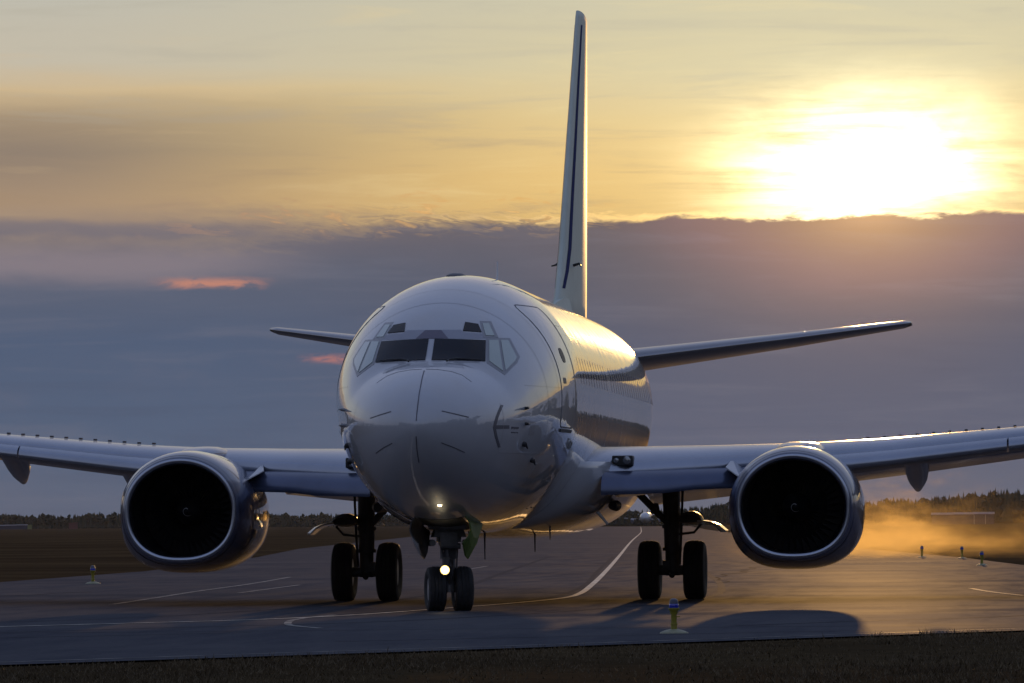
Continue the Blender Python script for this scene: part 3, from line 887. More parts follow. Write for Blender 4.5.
def dihedral_pt(x, u, dz=0.0):
    yle, c, zt, t_ = wing_par(x)
    return Vector((x, yle + u * c, zt - .60 * t_ - .004 * c - math.tan(R(1.4)) * u * c * .55 + dz))


engine_x = 4.93
for s in (1, -1):
    xs = [1.2, 1.6, 2.0, 2.7, 3.4, 4.2, 4.93, 5.6, 6.3, 7.2, 8.0, 8.85, 10, 11, 12, 13, 13.8, 14.3, 14.44]
    vs2, fs2 = loft([mirror(wing_section(x), s) for x in xs])
    wing = pymesh('wing', vs2, fs2, M['wing'], plane)
    wing['label'] = 'grey %s wing with drooped leading edge' % ('port' if s > 0 else 'starboard')
    # outboard leading-edge slats, three spans, slid forward and down
    for (a, b_) in ((5.45, 8.30), (8.33, 10.9), (10.93, 13.6)):
        rings = []
        for x in np.linspace(a, b_, 7):
            yle, c, zt, t_ = wing_par(x)
            sec = wing_section(x, u1=.17, n=12, lower_u1=.045)
            # inner return surface makes it a shell
            inner = [(p_[0], p_[1] + .035, p_[2] + (-.012 if i < 12 else .012)) for i, p_ in enumerate(sec)][::-1][1:-1]
            rings.append(mirror([(p_[0], p_[1] - .055 * c - .02, p_[2] - .030 * c + .0) for p_ in sec + inner], s))
        v_, f_ = loft(rings)
        o_ = pymesh('slat', v_, f_, M['wing'], wing, False)
        smooth_angle(o_.data, 50); o_.data.polygons.foreach_set('use_smooth', [True] * len(o_.data.polygons))
    # inboard Krueger flap: flat panel swung down ahead of the leading edge
    mb = MB(); rings = []
    for x in np.linspace(1.86, 4.25, 6):
        yle, c, zt, t_ = wing_par(x)
        zl = zt - .60 * t_ - .02 + .03 * (3.4 - x)
        prof = [(.10, .0), (-.12, -.03), (-.32, -.16), (-.42, -.34), (-.40, -.395), (-.33, -.37), (-.24, -.20), (-.08, -.08), (.10, -.05)]
        rings.append([(s * x, yle + a_, zl + b2 * (.9 if x > 3 else 1.0)) for a_, b2 in prof])
    v_, f_ = loft(rings); mb.add(v_, f_)
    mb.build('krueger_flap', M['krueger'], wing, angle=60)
    # trailing-edge flaps
    for (a, b_) in ((2.1, 4.3), (5.6, 10.4)):
        rings = []
        for x in np.linspace(a, b_, 5):
            p0 = dihedral_pt(x, .86, -.02); cf = .24 * wing_par(x)[1]
            ring = []
            for (u, z) in ((0, 0), (.04, .06), (.2, .085), (.5, .06), (1, .0), (.5, -.02), (.2, -.05), (.04, -.04)):
                yy, zz = u * cf, z * cf
                ca, sa = math.cos(R(12)), math.sin(R(12))
                ring.append((s * x, p0.y + yy * ca + zz * sa + .1, p0.z - .06 - yy * sa + zz * ca))
            rings.append(ring)
        v_, f_ = loft(rings)
        pymesh('flap', v_, f_, M['wing'], wing)
    # flap track fairings: canoe shapes under the trailing edge, tails drooping
    for xf in (6.75, 8.98):
        p0 = dihedral_pt(xf, .52, -.12); rings = []
        c = wing_par(xf)[1]
        for (u, w_, h_, dz_) in ((0, .02, .02, 0), (.12, .13, .10, -.01), (.35, .20, .19, -.04), (.6, .215, .25, -.14), (.8, .18, .24, -.27), (.95, .09, .15, -.42), (1.0, .015, .02, -.52)):
            L = 1.9
            rings.append([(s * (xf + w_ * math.cos(6.283 * k / 16)), p0.y + u * L, p0.z + dz_ + .06 + h_ * math.sin(6.283 * k / 16) * (1.0 if math.sin(6.283 * k / 16) < 0 else .7)) for k in range(16)])
        v_, f_ = loft(rings)
        pymesh('flap_track_fairing', v_, f_, M['wing'], wing)
    # vortex generators along the upper surface outboard
    xg = 6.0
    while xg < 13.4:
        yle, c, zt, t_ = wing_par(xg)
        p0 = Vector((xg, yle + .24 * c, zt - .015))
        mb = MB(); mb.box((s * p0.x, p0.y, p0.z + .002), (.025, .09, .03), Matrix.Rotation(R(18 * s), 3, 'Z'))
        mb.build('vortex_generator', M['dark_steel'], wing)
        xg += .27
    # landing lights in the wing root
    yle, c, zt, t_ = wing_par(2.15)
    zc_ = zt - .60 * t_ + .17
    mb = MB()
    mb.box((s * 2.16, yle + .17, zc_), (.34, .34, .17))
    hs = mb.build('landing_light_housing', M['black'], wing, bevel=.02)
    for k_, (xo, rd) in enumerate(((2.06, .05), (2.23, .075))):
        mb = MB(); mb.lathe([(rd, 0), (rd * .8, -.03), (0, -.045)], (s * xo, yle + .01, zc_ + .005), 'Y', 20)
        mb.build('landing_light', M['lampglass'], wing)

# ---- engines
def nac_shape(t_, w, ht, hb, e_low=1.0, drop=0.0):
    c, sn = math.cos(t_), math.sin(t_)
    if sn >= 0: x, z = w * c, ht * sn
    else:
        x = w * math.copysign(abs(c) ** e_low, c); z = -hb * abs(sn) ** e_low
    return x, z + drop


LIPY = 9.4
NZ = 1.56
for s in (1, -1):
    eng = tag(empty('engine'), None)
    eng.parent = plane
    eng.location = (s * engine_x, LIPY, NZ)
    eng['label'] = 'flattened %s engine nacelle with polished lip' % ('port' if s > 0 else 'starboard')
    n = 72
    T = [2 * math.pi * k / n for k in range(n)]
    def ring(y, w, ht, hb, e, drop=0.0):
        return [(x, y, z) for x, z in (nac_shape(t_, w, ht, hb, e, drop) for t_ in T)]
    # outer cowl
    W, HT, HB = 1.085, .985, 1.01
    prof = [(.115, .892), (.17, .912), (.28, .945), (.5, .975), (.9, .995), (1.4, 1.0), (2.0, .992), (2.7, .955), (3.4, .89), (3.9, .82), (3.92, .79), (3.75, .78), (3.6, .45)]
    rings = [ring(y, W * k_, HT * k_ if y < 2 else HT * k_, HB * k_, .77 if y > .3 else .84, (.02 * (1 - y / .5) if y < .5 else 0)) for y, k_ in prof]
    v_, f_ = loft(rings, cap=(False, False))
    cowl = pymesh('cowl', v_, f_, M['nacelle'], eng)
    # polished lip rolling from the cowl into the duct
    lip = [(.20, .895, .895, .895), (.11, .888, .888, .888), (.05, .862, .862, .862), (.01, .835, .835, .835), (-.005, .805, .80, .80), (.01, .778, .768, .768), (.05, .760, .748, .748), (.14, .748, .738, .738)]
    rings = [ring(y, W * a, HT * b_, HB * c_, .85, .02 * (1 - y / .5)) for y, a, b_, c_ in lip]
    v_, f_ = loft(rings, cap=(False, False))
    nl_ = pymesh('inlet_lip', v_, f_, [M['polished'], M['nacelle']], eng)
    nl_.data.polygons.foreach_set('material_index', [1 if i < 3 * n else 0 for i in range(len(f_))])
    rings = [ring(.135, W * .7485, HT * .7385, HB * .7385, .85, .015), ring(.5, W * .73, HT * .75, HB * .74, .86, 0.0), ring(1.0, .775, .775, .765, 1.0, 0.0), ring(1.5, .77, .77, .77, 1.0, 0), ring(1.52, .05, .05, .05, 1.0, 0)]
    v_, f_ = loft(rings, cap=(False, False))
    pymesh('inlet_duct', v_, f_, M['duct'], eng)
    # fan
    mb = MB()
    for k in range(38):
        a = 2 * math.pi * k / 38
        row = []
        for r_, tw, ch in ((.24, 20, .12), (.5, 42, .14), (.755, 60, .15)):
            d = Vector((math.cos(a), 0, math.sin(a))); tg = Vector((-math.sin(a), 0, math.cos(a)))
            q_ = tg * math.sin(R(tw)) * ch / 2 + Vector((0, 1, 0)) * math.cos(R(tw)) * ch / 2
            row.append((d * r_ - q_, d * r_ + q_))
        vs3 = [v + Vector((0, 1.12, 0)) for pr_ in row for v in pr_]
        vs3b = [v + Vector((0, .006, 0)) + .004 * Vector((-math.sin(a), 0, math.cos(a))) for v in vs3]
        mb.add(vs3 + vs3b, [(0, 1, 3, 2), (2, 3, 5, 4), (6, 8, 9, 7), (8, 10, 11, 9), (0, 2, 8, 6), (2, 4, 10, 8), (1, 7, 9, 3), (3, 9, 11, 5), (4, 5, 11, 10)])
    mb.build('fan', M['blade'], eng, smooth=False)
    mb = MB(); mb.lathe([(0, .66), (.04, .69), (.10, .78), (.18, .92), (.235, 1.05), (.24, 1.2)], (0, 0, 0), 'Y', 32)
    # painted spiral on the spinner
    spi_v, spi_f = [], []
    for k in range(25):
        u = k / 24; a = 1.0 + u * 5.6
        yy = .70 + .14 * u; rad_ = .72 * float(np.interp(yy, [.66, .69, .78, .92], [0, .04, .10, .18])) + .004
        for dw in (-.012, .012):
            y2 = yy + dw; r2 = .72 * float(np.interp(y2, [.66, .69, .78, .92], [0, .04, .10, .18])) + .004
            spi_v.append((r2 * math.cos(a), y2 - .045, r2 * math.sin(a)))
        if k: spi_f.append((2 * k - 2, 2 * k - 1, 2 * k + 1, 2 * k))
    mb.add(spi_v, spi_f, 1)
    mb.build('spinner', [M['duct'], M['spiral']], eng)
    # core nozzle and plug
    mb = MB(); mb.lathe([(.62, 3.3), (.60, 3.9), (.50, 4.6), (.42, 4.9), (.40, 4.88), (.3, 4.6), (.22, 4.9), (.02, 5.4)], (0, 0, .02), 'Y', 32)
    mb.build('exhaust_nozzle', M['dark_steel'], eng)
    # pylon over the nacelle into the wing
    mb = MB(); rings = []
    for (y, w_, zb, zt) in ((1.35, .06, .90, .97), (1.6, .24, .84, 1.02), (2.2, .36, .78, 1.06), (2.8, .44, .70, 1.075), (3.4, .42, .60, 1.05), (4.6, .24, .45, .85), (5.6, .05, .5, .7)):
        rings.append([(w_ * math.copysign(abs(math.cos(6.283 * k / 20)) ** .7, math.cos(6.283 * k / 20)), y, (zb + zt) / 2 + (zt - zb) / 2 * math.sin(6.283 * k / 20)) for k in range(20)])
    v_, f_ = loft(rings); mb.add(v_, f_)
    mb.build('pylon', M['wing'], eng, angle=60)
    # strake on the inboard shoulder
    si = -s
    a = R(32)
    nrm = Vector((si * math.cos(a), 0, math.sin(a)))
    b0 = Vector((si * W * math.cos(a) * .97, 1.0, HT * math.sin(a) * .97))
    b1 = Vector((si * W * math.cos(a) * .97, 1.9, HT * math.sin(a) * .97))
    th = Vector((-nrm.z, 0, nrm.x)) * .008
    tw_ = Vector((-nrm.z * si, 0, nrm.x * si))
    lp = [b0 - tw_ * .03, b1 + tw_ * .10, b1 + nrm * .30 + tw_ * .14, b0 + Vector((0, .45, 0)) + nrm * .30 - tw_ * .02]
    mb = MB(); mb.prism([v + th for v in lp], [v - th for v in lp]); mb.build('strake', M['paint'], eng, smooth=False)
    # cowl seams
    for (y_, a0, a1) in ((.42, 5, 175), (1.62, -20, 200)):
        v_, f_ = [], []
        kk = float(np.interp(y_, [q_[0] for q_ in prof[:10]], [q_[1] for q_ in prof[:10]])) + .002
        for k in range(31):
            t_ = R(a0 + (a1 - a0) * k / 30)
            x, z = nac_shape(t_, W * kk, HT * kk, HB * kk, .77)
            v_ += [(x, y_, z), (x, y_ + .012, z)]
            if k: f_.append((2 * k - 2, 2 * k - 1, 2 * k + 1, 2 * k))
        pymesh('cowl_seam', v_, f_, M['seam'], eng)

# ---- tail
def surf(name, secs, material, parent, up=(0, 0, 1), n=14):
    """lofted symmetric aerofoil: (x, y_le, z, chord, thickness)"""
    rings = []
    for (x, y, z, c, t_) in secs:
        ring = []
        for k in range(n, -1, -1):
            u = 1 - math.cos(math.pi / 2 * k / n); ring.append((u, naca(u, t_)))
        for k in range(1, n):
            u = 1 - math.cos(math.pi / 2 * k / n); ring.append((u, -naca(u, t_)))
        rings.append([(x + h_ * up[0], y + u * c, z + h_ * up[2]) for u, h_ in ring])
    v_, f_ = loft(rings)
    return pymesh(name, v_, f_, material, parent)


for s in (1, -1):
    tp = surf('tailplane', [(s * .4, 25.6, 4.36, 4.6, .50), (s * 1.2, 26.15, 4.46, 4.2, .44), (s * 4.0, 28.1, 4.85, 2.75, .29), (s * 6.2, 29.6, 5.175, 1.5, .15), (s * 6.35, 29.8, 5.20, 1.25, .08)], M['tailskin'], plane)
fin = surf('fin', [(-.06, 21.6, 4.95, 8.4, .28), (-.06, 23.4, 5.55, 6.7, .27), (-.06, 24.45, 6.45, 5.75, .26), (-.06, 26.4, 8.9, 4.05, .20), (-.06, 28.3, 11.2, 2.35, .13), (-.06, 28.42, 11.32, 2.23, .12)], M['fin'], plane, up=(1, 0, 0))
mb = MB()
A = [Vector((-.03, 20.6, 5.12)), Vector((.03, 20.6, 5.12)), Vector((.16, 24.8, 5.1)), Vector((-.16, 24.8, 5.1))]
B = [Vector((-.01, 20.7, 5.19)), Vector((.01, 20.7, 5.19)), Vector((.05, 24.65, 5.62)), Vector((-.05, 24.65, 5.62))]
mb.prism(A, B); mb.build('dorsal_fillet', M['fin'], plane)
for s in (1, -1):
    # dark stripe running down behind the leading edge
    v_, f_ = [], []
    path = [(28.46, 11.05, .22), (27.42, 9.8, .28), (26.40, 8.5, .32), (25.38, 7.2, .36), (24.85, 6.5, .40), (24.30, 6.05, .36), (23.75, 5.7, .28)]
    for i, (y, z, w_) in enumerate(path):
        for yy in (y + .05, y + .05 + w_):
            yl = float(np.interp(z, [5.55, 6.45, 8.9, 11.2], [23.4, 24.45, 26.4, 28.3])); c = float(np.interp(z, [5.55, 6.45, 8.9, 11.2], [6.7, 5.75, 4.05, 2.35]))
            t_ = float(np.interp(z, [5.55, 6.45, 8.9, 11.2], [.27, .26, .20, .13]))
            v_.append((-.06 + s * (naca(max(.002, min(.9, (yy - yl) / c)), t_) + .006), yy, z))
        if i: f_.append((2 * i - 2, 2 * i - 1, 2 * i + 1, 2 * i))
    pymesh('fin_stripe', v_, f_, M['stripe'], fin)
    mb = MB(); mb.tube([(-.02 + s * .10, 25.5, 6.20), (-.02 + s * .21, 25.45, 6.23), (-.02 + s * .24, 25.35, 6.2), (-.02 + s * .27, 25.0, 6.17)], [.03, .022, .02, .014], 10)
    mb.build('fin_pitot_probe', M['black'], fin)


# ---- landing gear
def wheel(name, c, rad, wid, parent, yaw=0.0, hub=.52):
    mb = MB(); rot = Matrix.Rotation(yaw, 3, 'Z')
    h = wid / 2
    prof = [(rad * hub, -h * .72), (rad * .62, -h * .92), (rad * .80, -h), (rad * .93, -h * .86), (rad * .985, -h * .55), (rad * .985, -h * .40), (rad * .965, -h * .38), (rad * .965, -h * .34), (rad, -h * .32),
            (rad, -h * .05), (rad * .975, -h * .03), (rad * .975, h * .03), (rad, h * .05), (rad, h * .32), (rad * .965, h * .34), (rad * .965, h * .38), (rad * .985, h * .40), (rad * .985, h * .55), (rad * .93, h * .86), (rad * .80, h), (rad * .62, h * .92), (rad * hub, h * .72)]
    mb.lathe(prof, c, 'X', 48, 0, rot)
    for sg in (-1, 1):
        pr_ = [(rad * hub, sg * h * .74), (rad * hub * .94, sg * h * .60), (rad * .40, sg * h * .55), (rad * .30, sg * h * .66), (rad * .12, sg * h * .80), (0.001, sg * h * .82)]
        mb.lathe(pr_, c, 'X', 32, 1, rot)
        for k in range(10):
            a = 2 * math.pi * k / 10
            q_ = rot @ Vector((sg * h * .60, rad * .40 * math.cos(a), rad * .40 * math.sin(a))) + Vector(c)
            mb.tube([q_, q_ + rot @ Vector((sg * .02, 0, 0))], rad * .03, 6, 1)
    return mb.build(name, [M['tyre'], M['hub']], parent, angle=40)


# nose gear
STEER = R(14)
ng = MB()
rot = Matrix.Rotation(STEER, 3, 'Z')
P = lambda x, y, z: rot @ Vector((x, y, 0)) + Vector((0, 4.0, z))
ng.tube([(0, 4.0, .30), (0, 4.0, .86)], .10, 18)
ng.tube([(0, 4.0, .80), (0, 4.0, 1.75)], .13, 18)
ng.box((0, 4.05, 1.38), (.55, .5, .28), None, taper=1.35)
ng.tube([P(-.15, -.18, .99), P(.15, -.18, .99)], .045, 12)
ng.tube([(0, 4.0, .98), (0, 4.0, 1.02)], .14, 18)
ng.tube([P(-.30, 0, .345), P(.30, 0, .345)], .05, 14)
ng.box((0, 4.0, 1.10), (.34, .26, .10), rot)
ng.box((0, 3.96, 1.20), (.50, .32, .15), rot, taper=.8)
ng.box((0, 3.88, 1.10), (.26, .22, .18), rot)
ng.box((.0, 3.86, .74), (.15, .18, .16), rot)
ng.tube([P(-.26, -.12, 1.04), P(-.26, .14, 1.04)], .05, 12)
ng.tube([P(.26, -.12, 1.04), P(.26, .14, 1.04)], .05, 12)
ng.tube([P(0, -.09, .95), P(0, -.30, .70), P(0, -.06, .42)], [.035, .03, .035], 10)
ng.tube([(0, 4.0, 1.15), (.12, 4.9, 1.75)], .04, 10)
ng.tube([(0, 4.0, 1.15), (-.12, 4.9, 1.75)], .04, 10)
ng.tube([P(-.10, -.1, .90), P(-.11, -.1, 1.3), P(-.08, .0, 1.6)], .012, 8)
ng.tube([P(.10, -.1, .60), P(.12, -.1, 1.0), P(.08, .0, 1.5)], .012, 8)
nose_gear = ng.build('nose_gear', M['steel'], plane)
for sx in (-1, 1):
    c = P(sx * .205, 0, .343)
    wheel('nose_wheel', c, .345, .275, nose_gear, STEER)
mb = MB()
lc = Vector((-.015, 3.58, .635))
mb.lathe([(.07, .0), (.068, .10), (.03, .15)], lc, 'Y', 24, 0)
hs = mb.build('taxi_light_housing', M['dark_steel'], nose_gear)
mb = MB(); mb.lathe([(.050, -.004), (.036, -.018), (0.001, -.024)], lc, 'Y', 24); mb.lathe([(.069, -.001), (.050, -.003)], lc, 'Y', 24, 1)  # lamp disc, then the added halo ring round it
lamp = mb.build('taxi_light', [M['lit'], M['lamp_halo']], nose_gear)
ld = bpy.data.lights.new('taxi_lamp', 'SPOT'); ld.energy = 22; ld.color = (1, .82, .52); ld.spot_size = R(70); ld.spot_blend = .8; ld.shadow_soft_size = .05
lo = bpy.data.objects.new('taxi_lamp', ld); COL.objects.link(lo); lo.parent = nose_gear
lo.location = lc + Vector((0, -.06, 0)); lo.rotation_euler = (R(-90), 0, 0)
# wheel well (dark) and its two doors
patch('nose_wheel_well', rrect(0, 3.75, .66, 1.9, .1), lambda a, b_: skin_cast(Vector((a, b_, -1)), Vector((0, 0, 1))), M['black'], fus, .006)
for s in (1, -1):
    rings = []
    for y in (2.85, 2.95, 3.2, 3.6, 4.0, 4.3, 4.45):
        lo_ = .80 + .42 * abs((y - 3.55) / .9) ** 2.2
        prof = [(.36, 1.46), (.44, 1.28), (.46, 1.10), (.42, .95), (.34, .80)]
        prof = [(x + .03 * (lo_ - .8), lo_ + (z - .80) * (1.46 - lo_) / .66) for x, z in prof]
        o_ = [(s * x, y, z) for x, z in prof]
        i_ = [(s * (x - .022), y, z) for x, z in prof][::-1]
        rings.append(o_ + i_)
    v_, f_ = loft(rings)
    mi = []
    me_o = pymesh('nose_gear_door', v_, f_, [M['paint'], M['green'] if s > 0 else M['dark_steel']], nose_gear, False)
    for pl_ in me_o.data.polygons:
        cx = sum(me_o.data.vertices[i].co.x for i in pl_.vertices) / len(pl_.vertices)
        pl_.material_index = 1 if (s > 0 or pl_.normal.x * s < -.3 or abs(pl_.normal.y) > .8) else 0

# main gear
for s in (1, -1):
    x0, y0 = s * 2.615, 15.07
    mg = MB()
    mg.tube([(x0, y0, .42), (x0, y0, .92)], [.12, .12], 20)
    mg.tube([(x0, y0, .86), (x0, y0 - .02, 1.35), (x0 - s * .02, y0 - .05, 2.25)], [.135, .145, .155], 20)
    mg.tube([(x0, y0, .84), (x0, y0, .90)], .165, 20)
    mg.tube([(x0, y0, 1.22), (x0, y0, 1.28)], .17, 20)
    mg.tube([(x0 - .30, y0, .51), (x0 + .30, y0, .51)], .085, 16)
    mg.tube([(x0, y0, .51), (x0, y0 - .15, .42)], .05, 10)
    mg.tube([(x0, y0 + .12, 1.0), (x0, y0 + .42, .72), (x0, y0 + .12, .48)], [.05, .04, .05], 10)
    mg.tube([(x0 - s * .02, y0 - .15, .95), (x0 - s * .05, y0 - .16, 1.5), (x0, y0 - .17, 2.0)], .018, 8)
    mg.tube([(x0 + s * .13, y0 - .1, .6), (x0 + s * .16, y0 - .12, 1.1), (x0 + s * .2, y0 - .1, 2.1)], .022, 8)
    mg.box((x0 - s * .1, y0 - .1, .60), (.12, .12, .16))
    mgo = mg.build('main_gear', M['dark_steel'], plane)
    for dx_ in (-.385, .385):
        wheel('main_wheel', (x0 + dx_, y0, .508), .508, .37, mgo, 0.0, .48)
    mb = MB(); mb.tube([(x0, y0 - .05, 1.23), (x0 - s * .62, y0 - .1, 1.88)], [.055, .065], 14)
    mb.tube([(x0 - s * .28, y0 - .06, 1.52), (x0 - s * .30, y0 - .1, 1.62)], .08, 10)
    mb.build('side_brace', M['dark_steel'], mgo)
    # outboard gear door: rounded block on the strut with a thin curved skin
    mb = MB()
    rings = []
    for y, k_ in ((14.55, .55), (14.7, .95), (15.1, 1.0), (15.35, .7)):
        rings.append([(x0 + s * (.33 + .20 * math.cos(6.283 * k / 14)), y, 1.36 + (.155 if math.sin(6.283 * k / 14) > 0 else .08) * k_ * math.sin(6.283 * k / 14)) for k in range(14)])
    v_, f_ = loft(rings); mb.add(v_, f_)
    mb.tube([(x0 + s * .12, y0 - .1, 1.12), (x0 + s * .38, y0 - .1, 1.15), (x0 + s * .50, y0 - .15, 1.29)], .022, 8)
    mb.tube([(x0 + s * .12, y0 - .1, 1.40), (x0 + s * .2, y0 - .1, 1.36)], .04, 8)
    mb.build('gear_door_hinge', M['dark_steel'], mgo)
    rings = []
    for y in (14.35, 14.5, 15.0, 15.45):
        prof = [(.47, 1.36), (.58, 1.355), (.70, 1.33), (.82, 1.28), (.94, 1.18)]
        k_ = .85 if y == 14.35 else 1
        rings.append([(x0 + s * (.47 + (x - .47) * k_), y, z) for x, z in prof] + [(x0 + s * (.47 + (x - .47) * k_), y, z - .03) for x, z in prof[::-1]])
    v_, f_ = loft(rings)
    o_ = pymesh('main_gear_door', v_, f_, M['paint'], mgo, False)


# ------------------------------------------------------------------ taxiway edge lights
def edge_light(loc, label):
    t_ = tag(empty('taxiway_light', loc), label, 'edge light', 'blue taxiway edge lights')
    mb = MB(); mb.lathe([(.17, 0), (.165, .012), (.11, .035), (.05, .05), (.0, .052)], n=28); mb.build('base_plate', M['base'], t_)
    mb = MB(); mb.lathe([(.038, .045), (.036, .10), (.044, .102), (.044, .115), (.034, .117), (.033, .22), (.05, .245), (.052, .25)], n=20)
    mb.box((.03, 0, .195), (.09, .012, .012)); mb.build('post', M['yellow'], t_)
    mb = MB(); mb.lathe([(.03, .24), (.055, .268), (.062, .285), (.066, .29), (.066, .298), (.055, .30)], n=24); mb.build('collar', M['yellow'], t_)
    mb = MB(); mb.lathe([(.055, .298), (.058, .325), (.056, .345), (.053, .349)], n=24); mb.build('blue_lens', M['blueglass'], t_)
    mb = MB(); mb.lathe([(.054, .348), (.052, .375), (.042, .398), (.02, .41), (0, .412)], n=24); mb.build('lamp_cap', M['cap'], t_)
    return t_


def copy_tree(o, parent=None):
    c = o.copy(); COL.objects.link(c)
    if parent is not None: c.parent = parent
    for ch in list(o.children): copy_tree(ch, c)
    return c


first = edge_light((4.54, -13.29, .02), 'blue and yellow taxiway light nearest the camera before the right main wheels')
for (x, y, z, lab) in ((-12.5, 44.53, .02, 'small blue taxiway light at the left on the edge of the grass field'),
                       (4.68, 113.84, .02, 'small edge light in the golden dust closest to the right engine'),
                       (6.16, 107.8, .02, 'middle one of the three small edge lights right of the engine'),
                       (7.14, 79.55, .02, 'rightmost small edge light standing lower than its two neighbours')):
    c = copy_tree(first); c.location = (x, y, z); c['label'] = lab

# ------------------------------------------------------------------ far buildings and far airliner
def P_at(az_px, dist):
    """ground point at a bearing (degrees right of the camera heading) and distance"""
    a = YAW + R(az_px)
    return CAM.x + dist * math.sin(a), CAM.y + dist * math.cos(a)


def far_building(name, az_c, dist, w, d, h, wall, roof, label, cat, extra=None):
    x, y = P_at(az_c, dist)
    o = tag(empty(name, (x, y, 0), -(YAW + R(az_c))), label, cat)
    mb = MB(); mb.box((0, 0, h * .46), (w, d, h * .92)); mb.build('wall', M[wall], o, smooth=False)
    mb = MB()
    for k in range(3): mb.box((-w / 3 + k * w / 3, 0, h * .92 + h * .09 + .06 * k), (w / 3 + .3, d + .6, h * .2))
    mb.build('roof', M[roof], o, smooth=False)
    if extra: extra(o, w, d, h)
    return o


def posts(o, w, d, h):
    for xx in (w * .18, w * .36):
        mb = MB(); mb.box((xx, -d / 2 - .12, h * .45), (.14, .1, h * .9)); mb.build('gate_post', M['frame'], o, smooth=False)
def yellow_end(o, w, d, h):
    mb = MB(); mb.box((w / 2 + .9, 0, h * .55), (1.7, d, h * 1.1)); mb.build('yellow_annex', M['yellowwall'], o, smooth=False)


far_building('airfield_shed', 4.70, 1500, 17.0, 6, 2.9, 'shed', 'roof', 'long low dark shed with a pale roof before the wood at the right', 'building', posts)
far_building('airfield_shed', -5.25, 2150, 13.0, 5, 1.6, 'shed', 'roof', 'low white shed with a yellow end far beyond the grass at the left', 'building', yellow_end)
far_building('red_hut', -4.60, 2150, 3.5, 3, 2.2, 'redwall', 'redwall', 'small red hut before the far trees at the left', 'hut')

x, y = P_at(1.375, 1750)
fp = tag(empty('distant_airliner', (x, y, 0), R(1.5)), 'tiny distant white airplane head on at the far end of the taxiway', 'airplane')
mb = MB(); mb.lathe([(0.02, 0), (.6, .3), (1.2, 1.4), (1.75, 3.5), (1.85, 6), (1.85, 20), (1.2, 25), (.3, 29)], (0, 0, 2.55), 'Y', 28); mb.build('fuselage', M['paint'], fp)
mb = MB(); mb.box((0, 1.55, 3.25), (1.7, .5, .45), taper=.7); mb.build('cockpit_window', M['glass'], fp)
for s in (1, -1):
    v_, f_ = loft([[(s * 1.5, 11, 1.9), (s * 1.5, 13, 2.25), (s * 1.5, 16.5, 2.0), (s * 1.5, 13, 1.7)], [(s * 12.5, 17.5, 2.9), (s * 12.5, 18, 2.98), (s * 12.5, 19, 2.9), (s * 12.5, 18, 2.85)]])
    pymesh('wing', v_, f_, M['dark_steel'], fp, False)
    mb = MB(); mb.lathe([(.5, 0), (.75, .5), (.75, 2.2), (.5, 3.4)], (s * 4.6, 10.5, 1.5), 'Y', 20); mb.build('engine', M['nacelle'], fp)
    v_, f_ = loft([[(s * .5, 25, 3.4), (s * .5, 26, 3.55), (s * .5, 28, 3.4), (s * .5, 26, 3.3)], [(s * 5, 28, 3.9), (s * 5, 28.3, 3.95), (s * 5, 29, 3.9), (s * 5, 28.3, 3.86)]])
    pymesh('tailplane', v_, f_, M['wing'], fp, False)
    mb = MB(); mb.tube([(s * 2.4, 14, .45), (s * 2.4, 14, 1.8)], .12, 10); mb.lathe([(.45, -.35), (.45, .35)], (s * 2.4, 14, .45), 'X', 20); mb.build('main_gear', M['tyre'], fp)
mb = MB(); mb.tube([(0, 4, .3), (0, 4, 1.4)], .08, 10); mb.lathe([(.3, -.25), (.3, .25)], (0, 4, .3), 'X', 20); mb.build('nose_gear', M['tyre'], fp)
v_, f_ = loft([[(-.15, 22, 4.2), (.15, 24, 4.2), (0, 28.5, 4.2)], [(-.04, 27.5, 9.5), (.04, 28, 9.5), (0, 29.5, 9.5)]])
pymesh('fin', v_, f_, M['fin'], fp, False)


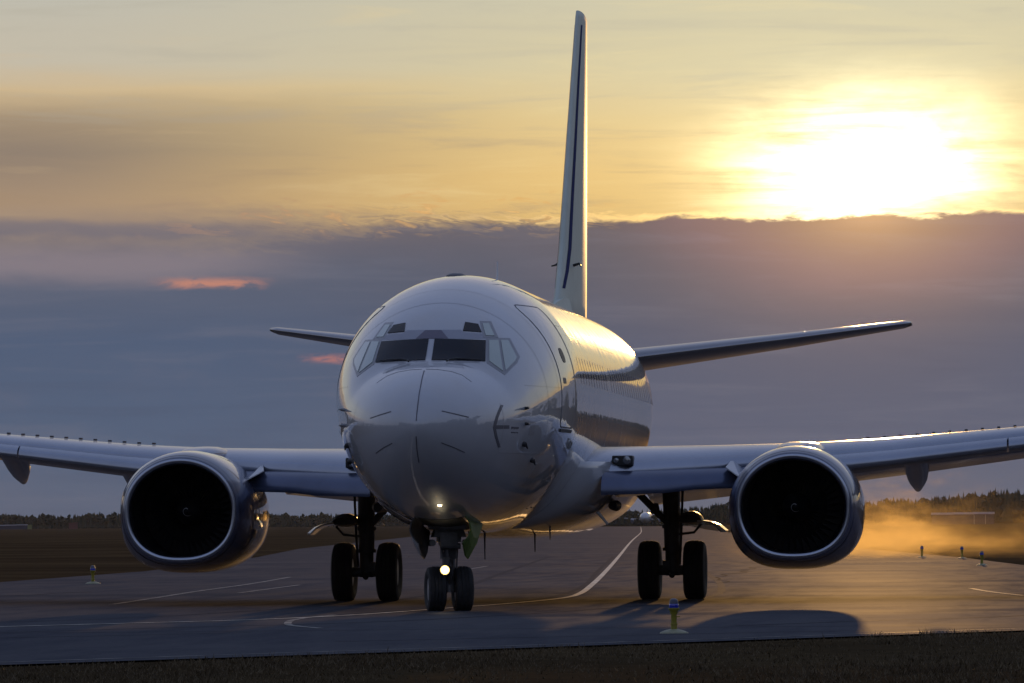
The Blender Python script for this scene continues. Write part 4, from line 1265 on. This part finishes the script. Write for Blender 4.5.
# ------------------------------------------------------------------ air: thin haze everywhere, blown dust behind the port engine
def volume(name, x0, x1, y0, y1, z0, z1, label, build):
    mb = MB(); mb.box(((x0 + x1) / 2, (y0 + y1) / 2, (z0 + z1) / 2), (x1 - x0, y1 - y0, z1 - z0))
    m = bpy.data.materials.new(name); m.use_nodes = True
    nt = m.node_tree; nt.nodes.clear()
    o_ = nt.nodes.new("ShaderNodeOutputMaterial"); v = nt.nodes.new("ShaderNodeVolumePrincipled")
    nt.links.new(v.outputs[0], o_.inputs['Volume'])
    build(G(nt), nt, v)
    ob = mb.build(name, m, None, smooth=False)
    return tag(ob, label, None, kind='stuff')


def haze_build(q, nt, v):
    v.inputs['Color'].default_value = (.75, .80, .95, 1)
    v.inputs['Density'].default_value = .00002
    v.inputs['Anisotropy'].default_value = 0.0


volume('haze', -900, 700, -650, 3000, -1.0, 24.0, 'thin haze over the airfield', haze_build)


def dust_build(q, nt, v):
    co = nt.nodes.new("ShaderNodeTexCoord").outputs['Object']
    sp_ = nt.nodes.new("ShaderNodeSeparateXYZ"); nt.links.new(co, sp_.inputs[0])
    x, y, z = sp_.outputs
    mp = nt.nodes.new("ShaderNodeMapping"); nt.links.new(co, mp.inputs[0]); mp.inputs['Scale'].default_value = (.40, .03, 1.0)
    n = q.step(q.noise(mp.outputs[0], 1.4, 4, .6, .5), .42, .72)
    xc = q.m('ADD', 4.6, q.m('MULTIPLY', y, -.019))
    wx = q.m('ADD', 1.6, q.m('MULTIPLY', y, .008))
    gx = q.m('EXPONENT', q.m('MULTIPLY', q.m('POWER', q.m('DIVIDE', q.m('SUBTRACT', x, xc), wx), 2.0), -1.0))
    rs = q.m('MULTIPLY', q.step(x, q.m('SUBTRACT', xc, 1.0), xc), q.m('EXPONENT', q.m('MULTIPLY', q.m('SUBTRACT', x, xc), -.22)))
    gx = q.m('MAXIMUM', gx, q.m('MULTIPLY', rs, .45))
    gz = q.m('EXPONENT', q.m('MULTIPLY', z, q.m('ADD', -2.0, q.m('MULTIPLY', n, 1.2))))
    gy = q.m('MULTIPLY', q.step(y, 90, 130), q.step(y, 325, 180))
    d = q.m('MULTIPLY', q.m('MULTIPLY', gx, gz), q.m('MULTIPLY', gy, q.m('ADD', .30, q.m('MULTIPLY', n, .75))))
    nt.links.new(q.m('MULTIPLY', d, .085), v.inputs['Density'])
    v.inputs['Color'].default_value = (.96, .72, .28, 1)
    v.inputs['Anisotropy'].default_value = .35


volume('dust_cloud', -16, 16, 90, 326, .03, 4.2, 'golden dust blown up behind the right engine', dust_build)
